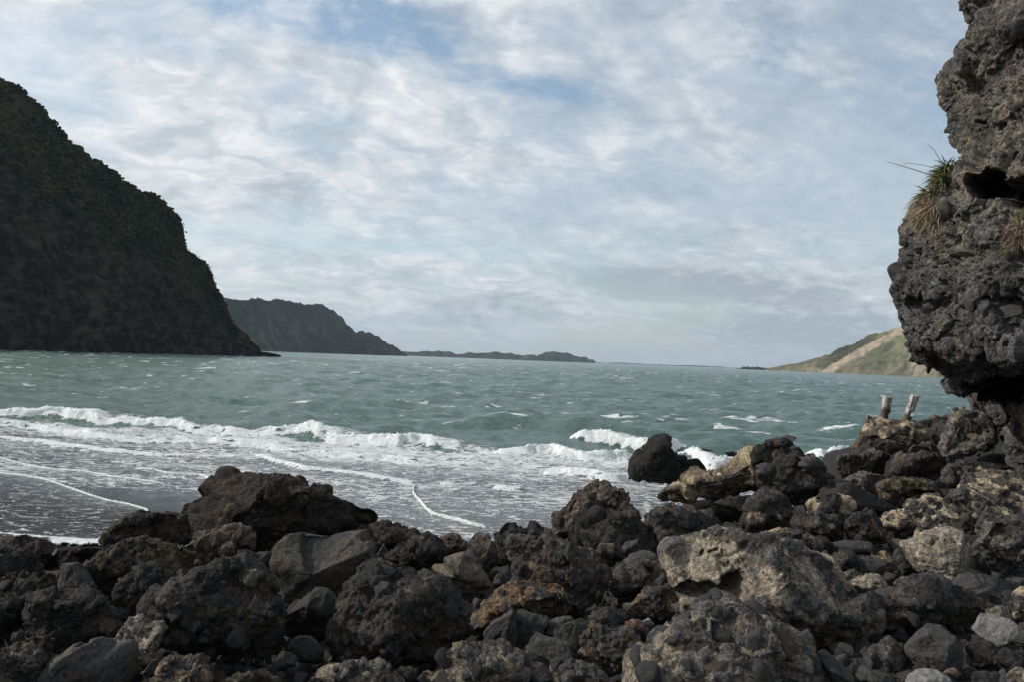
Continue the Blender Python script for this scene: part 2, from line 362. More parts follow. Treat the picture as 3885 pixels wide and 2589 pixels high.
def build_sea():
    nr, nc = 640, 600
    y = 9.0 * (14000 / 9.0) ** np.linspace(0, 1, nr)
    tx = np.linspace(-.78, .78, nc); Y = np.repeat(y, nc); X = (y[:, None] * tx[None]).ravel()
    cell = Y * .0115 * .55
    P = np.stack([X, Y], 1); z, foam = sea_fields(P, cell)
    z += .028 * np.where(foam > .8, fbm(np.stack([X * 3, Y * 3, X * 0], 1), 3), 0)
    z *= sstep(9000, 3000, Y)
    yb_ = 30.3 + np.clip(-(X / Y + .05), 0, 1) * 9.0; deep = sstep(yb_ - 6, yb_ + .8, Y + 2.5 * fbm(np.stack([X * .12, Y * .12, X * 0], 1), 3))
    swash = sstep(19, 15.5, Y + 2.5 * (X / Y + .45) * 2)
    m, g = mat_new('sea_water')
    P = g.n('ShaderNodeNewGeometry').outputs['Position']
    fo = g.n('ShaderNodeAttribute', attribute_name='foam').outputs['Fac']
    dp = g.n('ShaderNodeAttribute', attribute_name='deep').outputs['Fac']
    sw = g.n('ShaderNodeAttribute', attribute_name='swash').outputs['Fac']
    sp = g.n('ShaderNodeSeparateXYZ', inp={0: P}); yy = sp.outputs[1]
    Pa = g.vm('MULTIPLY', P, (1.0, 2.3, 1.0))
    warp = g.n('ShaderNodeTexNoise', inp={'Vector': P, 'Scale': 1.1, 'Detail': 4.0}).outputs['Color']
    Pw = g.vm('ADD', Pa, g.vm('MULTIPLY', g.vm('SUBTRACT', warp, (.5, .5, .5)), (1.5, 1.5, 0)))
    lace = g.n('ShaderNodeTexVoronoi', feature='DISTANCE_TO_EDGE', inp={'Vector': Pw, 'Scale': 2.0}).outputs[0]
    lace2 = g.n('ShaderNodeTexVoronoi', feature='DISTANCE_TO_EDGE', inp={'Vector': Pw, 'Scale': 6.5}).outputs[0]
    fn = g.noise(Pa, 2.4, 8, .72); fn2 = g.noise(Pa, 14, 5, .7)
    lc = g.m('SUBTRACT', .36, g.m('ADD', g.m('MULTIPLY', lace, .55), g.m('MULTIPLY', lace2, .5)))
    pat = g.m('ADD', g.m('MULTIPLY', fn, .62), g.m('ADD', lc, g.m('MULTIPLY', fn2, .28)))       # about .3 to 1.0
    cut = g.mr(fo, 0, 1.05, 1.06, .12)
    fm = g.mr(g.m('SUBTRACT', pat, cut), -.02, .07, 0, 1, True)
    fm = g.m('MULTIPLY', fm, g.mr(fo, .02, .12))
    # small whitecaps of the open bay, each range of distance has its own size
    caps = None
    for sx_, sy_, lo_, hi_, y0, y1, cut_ in ((.55, 1.5, 0, 0, 32, 48, .66), (.16, .42, 0, 0, 100, 180, .645), (.05, .09, 0, 0, 420, 700, .63)):
        nz_ = g.noise(g.vm('MULTIPLY', P, (sx_, sy_, 0)), 1.0, 4, .6, .4); gate = g.noise(g.vm('MULTIPLY', P, (sx_ * .17, sy_ * .2, 0)), 1.0, 2, .5)
        c_ = g.m('MULTIPLY', g.mr(g.m('ADD', nz_, g.m('MULTIPLY', g.m('SUBTRACT', gate, .5), .45)), cut_, cut_ + .05), g.mr(yy, y0, y1))
        caps = c_ if caps is None else g.m('MAXIMUM', caps, c_)
    fm = g.m('MAXIMUM', fm, g.m('MULTIPLY', caps, g.mr(yy, 3500, 7000, .8, .25)))
    big = g.noise(g.vm('MULTIPLY', P, (.3, 1, 1)), .06, 4, .6)
    green = g.mix(g.mr(big, .35, .65), (.078, .140, .112), (.128, .195, .163))
    green = g.mix(g.mr(sp.outputs[0], -60, 60), green, (.044, .100, .090))
    shal = g.mix(big, (.082, .092, .104), (.105, .115, .124))
    c = g.mix(dp, shal, green)
    c = g.mix(sw, c, (.020, .022, .025))
    mott = g.noise(g.vm('MULTIPLY', P, (.5, 1.6, 1)), 2.5, 6, .7)
    c = g.mix(1.0, c, g.n('ShaderNodeCombineColor', inp={0: g.mr(mott, .3, .7, .6, 1.4), 1: g.mr(mott, .3, .7, .65, 1.35), 2: g.mr(mott, .3, .7, .67, 1.33)}).outputs[0], 'MULTIPLY')
    fcol = g.mix(g.mr(fn2, .3, .7), (.56, .59, .60), (.86, .87, .87))
    c = g.mix(fm, c, fcol)
    # ripples: fine close by, longer chop far out
    rp = g.noise(g.vm('MULTIPLY', P, (.8, 1.6, 1)), 5.5, 6, .62, .4)
    rp2 = g.noise(g.vm('MULTIPLY', P, (.7, 1.5, 1)), 1.1, 7, .68, .3)
    rp3 = g.noise(g.vm('MULTIPLY', P, (.45, 1.3, 1)), .22, 7, .7, .3)
    hgt = g.m('ADD', g.m('MULTIPLY', rp, .07), g.m('ADD', g.m('MULTIPLY', rp2, g.mr(yy, 15, 35, .03, .42)), g.m('MULTIPLY', rp3, g.mr(yy, 50, 160, 0, 2.2))))
    hgt = g.m('ADD', hgt, g.m('MULTIPLY', fm, .03))
    hgt = g.m('ADD', hgt, g.m('MULTIPLY', g.m('MULTIPLY', fn2, fm), .05))
    bp = g.n('ShaderNodeBump', inp={'Strength': .9, 'Distance': 1.0, 'Height': hgt}).outputs[0]
    rg = g.mix(fm, (.16,) * 3, (.8,) * 3)
    principled(g, **{'Base Color': c, 'Roughness': g.m('ADD', g.m('MULTIPLY', fm, .6), .2), 'Normal': bp, 'IOR': 1.33, 'Specular IOR Level': .5})
    V = np.stack([X, Y, z], 1)
    me = mk_mesh('sea', V, grid_faces(nr, nc), m, floats={'foam': foam, 'deep': deep, 'swash': swash})
    obj('sea', me, kind='structure')
    return m
M_SEA = build_sea()
def foam_material():
    m, g = mat_new('surf_foam')
    P = g.n('ShaderNodeNewGeometry').outputs['Position']
    n = g.noise(P, 9, 7, .7); n2 = g.noise(P, 40, 4, .7)
    c = g.mix(g.mr(n, .32, .62), (.42, .49, .48), (.84, .86, .86))
    b = g.n('ShaderNodeBump', inp={'Strength': 1.0, 'Distance': .05, 'Height': g.m('ADD', n, g.m('MULTIPLY', n2, .5))}).outputs[0]
    d = g.n('ShaderNodeAttribute', attribute_name='dens').outputs['Fac']
    al = g.mr(g.m('ADD', g.m('MULTIPLY', g.m('SUBTRACT', g.m('ADD', g.m('MULTIPLY', n, .7), g.m('MULTIPLY', n2, .3)), .5), 2.6), d), .42, .62)
    b_ = g.n('ShaderNodeBsdfPrincipled', inp={'Base Color': c, 'Roughness': .75, 'Normal': b, 'Alpha': al, 'Specular IOR Level': .3})
    g.n('ShaderNodeOutputMaterial', inp={0: b_.outputs[0]})
    return m
M_FOAM = foam_material()
def foam_strip(b, k):
    """lumpy whitewater rolled up on the front of one breaker"""
    pts = b['pts']; h0 = b['h']
    L = np.concatenate([[0], np.cumsum(np.linalg.norm(np.diff(pts, axis=0), axis=1))])
    dist = pts[:, 1].mean(); step = max(.035, dist * .0026)
    n = max(12, int(L[-1] / step)); nc = 22
    t = np.linspace(0, L[-1], n); cx = np.interp(t, L, pts[:, 0]); cy = np.interp(t, L, pts[:, 1])
    ker = np.ones(9) / 9
    pad = lambda a: np.convolve(np.pad(a, 4, mode='reflect', reflect_type='odd'), ker, 'valid')
    cx, cy = pad(cx), pad(cy)
    tx, ty = np.gradient(cx), np.gradient(cy); l = np.hypot(tx, ty); nx, ny = -ty / l, tx / l
    wd = h0 * 2.3 + .06 if h0 >= .08 else .075; q = np.linspace(-.06, 1, nc)
    X = (cx[:, None] + nx[:, None] * q[None] * wd).ravel(); Y = (cy[:, None] + ny[:, None] * q[None] * wd).ravel()
    Q = np.repeat(q[None], n, 0).ravel(); T = np.repeat(t / L[-1], nc)
    z, _ = sea_fields(np.stack([X, Y], 1))
    P3 = np.stack([X, Y, X * 0 + k], 1)
    if h0 < .08: z = z + h0 * sstep(0, .25, Q) * sstep(1, .3, Q) + .012; Q_ = Q
    pr = np.clip(np.sin(np.pi * np.clip(Q, 0, 1)) ** .6, 0, 1)
    end = sstep(0, .06, T) * sstep(1, .94, T)
    gapn = fbm(P3 * .5 + 3, 3) + .42
    keep = sstep(-.05, .3, gapn) * end if h0 >= .08 else end
    lum = (.55 + .9 * fbm(P3 / max(h0, .12) * 1.3, 4, .62)) * h0 * .16 * pr * keep
    spray = np.maximum(0, fbm(P3 / max(h0, .1) * 4.2, 2, .7)) * h0 * .34 * keep * np.exp(-((Q - .45) / .2) ** 2)
    Z = z + lum + spray - .05 * (1 - pr * keep) - .01
    P8 = fbm(np.stack([X * 1.6 / max(h0, .1) * .4, Y * 1.6 / max(h0, .1) * .4, X * 0], 1), 3)
    dens = np.clip(1.25 * sstep(0, .16, Q) * sstep(1.02, .55, Q) * (.35 + .5 * keep) + .6 * P8, 0, 1.3) * sstep(0, .3, keep)
    Z = Z + .10 * h0 * fbm(P3 * 14, 2) * pr
    me = mk_mesh('breaking_wave', np.stack([X, Y, Z], 1), grid_faces(n, nc), M_FOAM, floats={'dens': dens})
    obj('breaking_wave', me, label=b['label'], category='wave', group='lines of surf in the bay')
for k, b in enumerate(BREAKERS): foam_strip(b, k)

# ---------------------------------------------------------------- far land
M_HEAD = land_material('headland_rock', .35, 1.0, 1.2, .5)
M_FAR = land_material('far_land', .05, .8, 5.0, .35)
def land(name, ridge_pts, d_base, nu, nt, slope, amp, nscale, colorf, mat, name_kind='structure', wl_off=0.0, steep=1.0, extra=None, xr=(0, 1)):
    """hill whose crest is seen along ridge_pts; d_base(u) = metres to its waterline"""
    rp = np.array(ridge_pts, float); u = np.linspace(rp[0, 0], rp[-1, 0], nu)
    vr = np.interp(u, rp[:, 0], rp[:, 1]); db = d_base(u)
    hgt = np.maximum((hor(u) - vr) / F * db, 0.0) + .0
    t = np.concatenate([np.linspace(-.04, 1, nt), np.array([1.04, 1.12, 1.3, 1.8])])
    nT = len(t); rows = []
    for tk in t:
        if tk <= 1:
            d = db + slope * hgt * np.clip(tk, 0, 1) ** steep
            hr = (hor(u) - vr) / F * (db + slope * hgt) + H
            zz = np.clip(tk, -.04, 1) * np.maximum(hr, .5)
        else:
            d = db + slope * hgt * (1 + (tk - 1) * 2.5) + (tk - 1) * 12
            zz = np.maximum(hr, .5) * (1 - (tk - 1) * 1.6) - (tk - 1) * 3
        r = ray(u, hor(u)); x = r[:, 0] / r[:, 1] * d
        rows.append(np.stack([x, d, zz], 1))
    V = np.array(rows); Tt = np.repeat(t, nu); U = np.tile(u, nT)
    V = V.reshape(-1, 3); Fc = grid_faces(nT, nu)
    N = vnormals(V, Fc)
    if (N[:, 1].mean() > 0): N = -N
    hh = np.tile(np.maximum(hr, .5), nT)
    a = amp * np.clip(hh / hh.max() * (3 if name != 'headland' else 1.6), .03, 1)
    disp = a * (fbm(V * nscale, 5, .55) + (.6 * fbm(V * np.array([nscale * 2, nscale * 2, nscale * .5]), 3, .5, True) - .3))
    if extra is not None: disp = disp + extra(V, Tt, U, a)
    V = V + N * (disp * np.clip(Tt * 8 + .3, 0, 1))[:, None]
    N2 = vnormals(V, Fc); N2 = np.where((N2[:, 2:3] < 0) & (N[:, 2:3] > 0), -N2, N2)
    C = colorf(V, Tt, U, N2)
    me = mk_mesh(name, V, Fc, mat, colors=np.clip(C, 0, 1))
    return obj(name, me, kind='structure'), V, Tt, U
def mixc(a, b, f): return np.asarray(a)[None] * (1 - f[:, None]) + np.asarray(b)[None] * f[:, None]
def head_col(V, t, U, N):
    n = fbm(V * .05, 4); n2 = fbm(V * .3, 3)
    veg = sstep(.52, .66, t + .12 * n + .12 * n2 + .00012 * (U - 500)) ; veg = np.maximum(veg, sstep(.25, .5, n + .2 * n2 - .25 * np.sin(V[:, 2] * .1)) * .8)
    rock = mixc((.011, .012, .013), (.034, .033, .032), sstep(-.3, .5, n2 + .5 * fbm(V * np.array([.1, .1, .9]), 3)))
    vg = mixc((.009, .013, .009), (.038, .038, .022), sstep(-.3, .6, n + .6 * n2))
    vg = vg * (1 - .0) ; ochre = sstep(.25, .5, fbm(V * .03 + 5, 3)) * sstep(.66, .55, t) * sstep(.4, .5, t) * .6
    c = rock * (1 - veg[:, None]) + vg * veg[:, None]
    return c * (1 - ochre[:, None]) + np.array((.05, .042, .027)) * ochre[:, None]
HR0 = [(-2600,-900),(-1500,-480),(-700,-70),(-300,150),(0,300),(25,330),(60,352),(116,388),(160,425),(205,470),(215,495),(270,530),(300,568),(330,580),(400,625),(420,660),(495,704),(560,712),(590,745),(652,810),(685,890),(700,925),(751,975),(790,1020),(805,1070),(835,1110),(850,1140),(870,1200),(890,1228),(935,1260),(950,1287),(985,1318),(990,1334),(1035,1342),(1066,1349),(1068,1352)]
HR = [(a, b + float(np.interp(a, [0, 500, 900, 1000], [30, 20, 12, 0]))) for a, b in HR0]
def headbase(u): return np.interp(u, [-2600, -600, 0, 500, 990, 1070], [170, 225, 250, 300, 385, 400])
def strata(V, t, U, a):
    s = .10 * a * np.sin(V[:, 2] * 1.1 + 5 * fbm(V * .03, 3)) * sstep(.8, .5, t)
    gul = -1.15 * a * sstep(.1, .5, fbm(V * np.array([.06, .06, .012]), 3, .5)) * sstep(.75, .5, t)
    bush = .35 * a * np.abs(fbm(V * .45, 3)) * sstep(.45, .6, t)
    return s + gul + bush
head, HV, HT, HU = land('headland', HR, headbase, 620, 240, .75, 3.2, .05, head_col, M_HEAD, extra=strata, steep=1.35)
head['label'] = 'steep dark bush topped headland cliff filling the left of the bay'
def col2(V, t, U, N):
    n = fbm(V * .01, 4); n2 = fbm(V * .04, 3)
    c = mixc((.012, .017, .014), (.030, .033, .024), sstep(-.4, .5, n + .4 * n2))
    r = sstep(.3, .6, n2 + .5 * n) * sstep(.75, .5, t) * .6
    return c * (1 - r[:, None]) + np.array((.10, .085, .06)) * r[:, None]
R2 = [(780,1170),(854,1141),(916,1135),(977,1131),(1024,1135),(1092,1146),(1140,1156),(1194,1154),(1228,1165),(1269,1185),(1296,1212),(1307,1236),(1324,1246),(1344,1258),(1378,1256),(1412,1265),(1446,1282),(1473,1304),(1507,1324),(1545,1349)]
def rough2(V, t, U, a): return .4 * a * fbm(V * .06, 4, .6)
o2, *_ = land('far_headland', R2, lambda u: np.interp(u, [780, 1545], [1750, 2500]), 260, 60, .9, 9, .012, col2, M_FAR, extra=rough2)
def col3(V, t, U, N):
    n = fbm(V * .004, 4); return mixc((.028, .036, .030), (.055, .065, .040), sstep(-.3, .5, n))
R3 = [(1480,1334),(1534,1334),(1602,1332),(1670,1335),(1731,1344),(1779,1339),(1827,1334),(1861,1339),(1922,1343),(1997,1353),(2037,1353),(2078,1339),(2112,1336),(2153,1343),(2187,1351),(2221,1357),(2245,1366),(2258,1376)]
land('island_hills', R3, lambda u: 0 * u + 4600, 240, 24, .8, 14, .004, col3, M_FAR, extra=lambda V, t, U, a: .5 * a * fbm(V * .02, 4, .6))
def colr(V, t, U, N):
    _, vv = project(V); uu = U
    n = fbm(V * .012, 4); n2 = fbm(V * .05, 4, .6)
    c = mixc((.085, .085, .050), (.155, .135, .085), sstep(-.3, .5, n + .5 * n2))
    k = (uu - 2300) * 1.4845; q = (vv - 1100) * 1.4845                 # position on the slope
    sc = q - (215 + (1640 - k) * .585)
    scar = sstep(-14, 2, sc + 10 * n2) * sstep(52, 26, sc + 14 * n2) * sstep(1150, 1230, k)
    dark = sstep(6, -12, sc) * sstep(1150, 1320, k)
    c = c * (1 - .62 * dark[:, None])
    c = c * (1 - scar[:, None]) + np.array((.30, .238, .175)) * scar[:, None]
    gr = sstep(0, .2, n + .3) * sstep(1480, 1530, k) * sstep(405, 385, q + 10 * n2) * (1 - scar)
    c = c * (1 - .8 * gr[:, None]) + np.array((.135, .155, .070)) * .8 * gr[:, None]
    t2 = (sstep(22, 8, np.abs(q - (300 + (1720 - k) * -.55) - 70 + 14 * n2)) * sstep(1600, 1700, k) * sstep(.0, .3, n2 + .3)
          + sstep(.1, .35, n2 + .2) * sstep(1690, 1740, k) * sstep(1840, 1820, k) * sstep(390, 420, q)
          + sstep(.05, .3, n2) * sstep(20, 8, np.abs(q - 455 - 6 * n2)) * sstep(1120, 1150, k) * sstep(1320, 1260, k))
    t2 = np.clip(t2, 0, 1) * .75
    c = c * (1 - t2[:, None]) + np.array((.26, .21, .155)) * t2[:, None]
    return c
R4 = [(2905,1402),(2920,1398),(2975,1386),(3041,1377),(3095,1363),(3142,1351),(3182,1326),(3243,1302),(3297,1277),(3364,1260),(3411,1238),(3479,1188),(3580,1140),(3715,1100),(3900,1060),(4300,1000),(4700,980)]
def gully(V, t, U, a): return -.5 * a * sstep(0, .5, fbm(V * np.array([.02, .02, .004]), 3)) + .12 * a * fbm(V * .1, 3)
land('hill', R4, lambda u: np.interp(u, [2905, 3600, 4700], [2500, 1900, 1500]), 300, 110, 1.6, 12, .009, colr, M_FAR, extra=gully)
R5 = [(1900,1364),(2300,1379),(2420,1382),(2600,1389.5),(2700,1393),(2850,1400),(3000,1407)]
land('distant_coast', R5, lambda u: 0 * u + 9500, 160, 6, 1.0, 10, .002, col3, M_FAR)

# bush on the near headland and tree line on the right spit
def blob_mesh(name, C, R, mat, seed, cols=None, sub=1, squash=.75, **props):
    import bmesh
    bm = bmesh.new(); bmesh.ops.create_icosphere(bm, subdivisions=sub, radius=1); bm.verts.ensure_lookup_table()
    B0 = np.array([v.co[:] for v in bm.verts]); Fb = np.array([[v.index for v in f.verts] for f in bm.faces]); bm.free()
    r = np.random.default_rng(seed); n = len(C)
    jit = 1 + r.uniform(-.38, .38, (n, len(B0)))
    V = C[:, None] + B0[None] * (R[:, None] * jit)[..., None] * np.array([1, 1, squash])
    Fc = (Fb[None] + (np.arange(n) * len(B0))[:, None, None]).reshape(-1, 3)
    cc = np.repeat(cols, len(B0), 0) * (1 + r.uniform(-.25, .25, (n * len(B0), 1))) if cols is not None else None
    return obj(name, mk_mesh(name, V.reshape(-1, 3), Fc, mat, colors=cc, smooth=False), **props)
def scrub():
    sel = np.where((HT > .45) & (HT < 1.03) & (HU > -250) & (HU < 900))[0]
    w = sstep(.5, .75, HT[sel] + .25 * fbm(HV[sel] * .05, 3)); w = w * (1 + 1.5 * sstep(.96, 1, HT[sel])); w /= w.sum()
    i = rng.choice(sel, 3800, p=w); C = HV[i] + rng.normal(0, .45, (3800, 3)) * np.array([1, 1, .3])
    R = rng.uniform(.4, 1.1, 3800) * np.where(HU[i] > 650, .6, 1.0); n = fbm(C * .06, 3)
    cols = mixc((.016, .026, .014), (.046, .050, .024), sstep(-.4, .5, n + rng.normal(0, .25, 3800)))
    blob_mesh('coastal_scrub', C, R, M_HEAD, 3, cols, kind='stuff', label='dark coastal bush covering the upper slope of the near headland')
scrub()
def tree_line():
    us = np.concatenate([rng.uniform(2815, 2860, 26), rng.uniform(2850, 2925, 50)]); d = 2600
    v = np.interp(us, [2812, 2835, 2860, 2925], [1395, 1394, 1396, 1401]) + rng.uniform(-2, 4, len(us)) + 2
    C = at(us, v, d + rng.uniform(-40, 40, len(us))); C[:, 2] = np.maximum(C[:, 2], 1.5)
    blob_mesh('distant_trees', C, rng.uniform(3, 6.5, len(us)), M_FAR, 5, np.tile([[.028, .038, .026]], (len(us), 1)), kind='stuff', label='dark row of distant trees at the foot of the far right hill')
    us = np.linspace(2800, 2960, 40); w = hor(us); V = []
    a = at(us, w, 2550); a[:, 2] = .8; b = at(us, w, 2750); b[:, 2] = 2.5; c = at(us, w, 2850); c[:, 2] = -1
    a2 = a.copy(); a2[:, 1] -= 10; a2[:, 2] = -.5
    V = np.concatenate([a2, a, b, c]); obj('spit', mk_mesh('spit', V, grid_faces(4, 40), M_FAR, colors=np.tile([[.06, .065, .04]], (160, 1))), kind='structure')
tree_line()
# HAZE
hv = bpy.data.meshes.new('haze')
hx0, hx1, hy0, hy1, hz0, hz1 = -11500, 11500, -60, 14200, -2.2, 5 + max(max(v.co.z for v in o.data.vertices) for o in COL.objects if o.type == 'MESH')
hv.from_pydata([(x, y, z) for x in (hx0, hx1) for y in (hy0, hy1) for z in (hz0, hz1)], [], [(0, 1, 3, 2), (4, 6, 7, 5), (0, 4, 5, 1), (2, 3, 7, 6), (0, 2, 6, 4), (1, 5, 7, 3)])
hm, g = mat_new('haze'); pv = g.n('ShaderNodeVolumePrincipled', inp={'Color': (.72, .86, 1, 1), 'Density': 5e-5, 'Anisotropy': .2})
ho = g.n('ShaderNodeOutputMaterial'); g.t.links.new(pv.outputs[0], ho.inputs['Volume'])
hv.materials.append(hm); obj('haze', hv, kind='stuff')
# ---------------------------------------------------------------- boulders
TILE = {'S': (0, 0, 1), 'A': (0, 1789, 2.6144), 'B': (0, 2189, 2.6144), 'C': (900, 1789, 2.6144), 'E': (900, 2189, 2.6144),
        'F': (1800, 1789, 2.6144), 'G': (1800, 2189, 2.6144), 'H': (2400, 1589, 2.6144), 'I': (2600, 1889, 2.6144),
        'J': (2600, 2189, 2.6144), 'K': (3185, 1440, 3.3614), 'L': (3185, 1800, 3.3614), 'M': (3185, 2189, 3.3614),
        'Q': (0, 1780, 1.938), 'R': (950, 1780, 1.938), 'T': (1900, 1640, 1.652)}
# style: matrix colour, second matrix colour, clast colour, clast size (m), clast density, relief, roughness of outline, material
STY = {
 'B': ((.044,.036,.030), (.084,.066,.048), (.040,.038,.037), .044, 1.1, .70, .05, 'r'),
 'D': ((.022,.020,.018), (.040,.033,.027), (.026,.025,.024), .040, 1.1, .70, .055, 'r'),
 'K': ((.078,.060,.047), (.056,.044,.036), (.092,.071,.057), .032, 1.8, .80, .05, 'r'),
 'k': ((.026,.021,.017), (.038,.030,.024), (.034,.027,.022), .034, 1.7, .75, .05, 'r'),
 'S': ((.038,.037,.036), (.050,.047,.044), (.056,.055,.054), .0, 0, 0, .028, 's'),
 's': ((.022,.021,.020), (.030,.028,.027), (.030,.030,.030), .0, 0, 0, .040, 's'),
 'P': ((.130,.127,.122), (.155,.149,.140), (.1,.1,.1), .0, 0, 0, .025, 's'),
 'W': ((.100,.081,.063), (.078,.064,.051), (.1,.1,.1), .0, 0, 0, .035, 's'),
 'T': ((.370,.302,.210), (.255,.210,.152), (.084,.073,.067), .042, .65, .40, .035, 'r'),
 'Y': ((.330,.262,.170), (.165,.124,.085), (.085,.070,.055), .024, .45, -.30, .055, 'r'),
 'y': ((.074,.060,.040), (.040,.034,.027), (.036,.033,.030), .035, .5, .3, .03, 'r'),
 'G': ((.285,.242,.185), (.215,.184,.146), (.160,.142,.122), .016, .8, .22, .018, 'r'),
 'g': ((.215,.177,.134), (.140,.119,.096), (.088,.083,.079), .028, 1.1, .60, .028, 'r'),
 'M': ((.076,.063,.055), (.052,.044,.040), (.068,.061,.058), .038, .7, .40, .05, 'r'),
 'O': ((.135,.097,.065), (.078,.061,.048), (.058,.053,.050), .040, 1.1, .70, .05, 'r'),
}
_w = [0, 170, 260, 320, 370, 450, 520, 600, 700, 850, 1000, 1224, 1500]
_d = [24, 20.5, 18, 16, 14.5, 13, 11.5, 10, 8.6, 7, 5.6, 4.2, 3.4]
def Dw(w): return float(np.interp(w, _w, _d))
ANCH = []          # ground control points x, y, z
def cube_sphere(n):
    g_ = np.tan(np.linspace(-math.pi / 4, math.pi / 4, n + 1)); a, b = np.meshgrid(g_, g_); a, b = a.ravel(), b.ravel(); o = np.ones_like(a)
    V = np.concatenate([np.stack(s, 1) for s in ((o, a, b), (-o, -a, b), (-a, o, b), (a, -o, b), (-b, a, o), (b, a, -o))])
    f = grid_faces(n + 1, n + 1); Fc = np.concatenate([f + k * len(a) for k in range(6)])
    V /= np.linalg.norm(V, axis=1)[:, None]
    key = np.round(V * 1e5).astype(np.int64); _, idx, inv = np.unique(key, axis=0, return_index=True, return_inverse=True)
    return V[idx], inv.ravel()[Fc]
_cs = {}
import bmesh
def stone_meshes():
    out = []
    for k in range(8):
        bm = bmesh.new(); bmesh.ops.create_icosphere(bm, subdivisions=3, radius=1)
        V = np.array([v.co[:] for v in bm.verts]); Fc = np.array([[v.index for v in f.verts] for f in bm.faces]); bm.free()
        r = np.random.default_rng(100 + k); V = V * r.uniform(.75, 1.15, 3)
        for j in range(15 if k % 2 else 10):
            n = r.normal(size=3); n /= np.linalg.norm(n); c = r.uniform(.42, .72)
            s = V @ n; V = V - n * (np.maximum(s - c, 0) * .92)[:, None]
        V = V * (1.12 + .08 * fbm(V * 1.3 + k * 7, 3) + .05 * fbm(V * 4 + k, 3))[:, None]
        out.append(mk_mesh('stone_shape', V, Fc, M_CLAST))
    return out
STONES = stone_meshes()
def frame_to(n):
    n = n / np.linalg.norm(n); t = np.cross(n, [0.3, .2, .9]); t /= np.linalg.norm(t); return np.stack([t, np.cross(n, t), n], 1)
def add_stone(parent, p, n, r, name='embedded_stone', sink=.24, flat=.74, R=None):
    R = R or random
    o = bpy.data.objects.new(name, R.choice(STONES)); COL.objects.link(o)
    A = frame_to(n); ang = R.uniform(0, 6.28); ca, sa = math.cos(ang), math.sin(ang)
    A = A @ np.array([[ca, -sa, 0], [sa, ca, 0], [0, 0, 1]])
    S = A * np.array([r * R.uniform(.85, 1.25), r * R.uniform(.7, 1.0), r * flat])
    q = p - n * r * sink
    M = Matrix([[*S[0], q[0]], [*S[1], q[1]], [*S[2], q[2]], [0, 0, 0, 1]])
    o.parent = parent; o.matrix_local = M
    return o
NROCK = 0
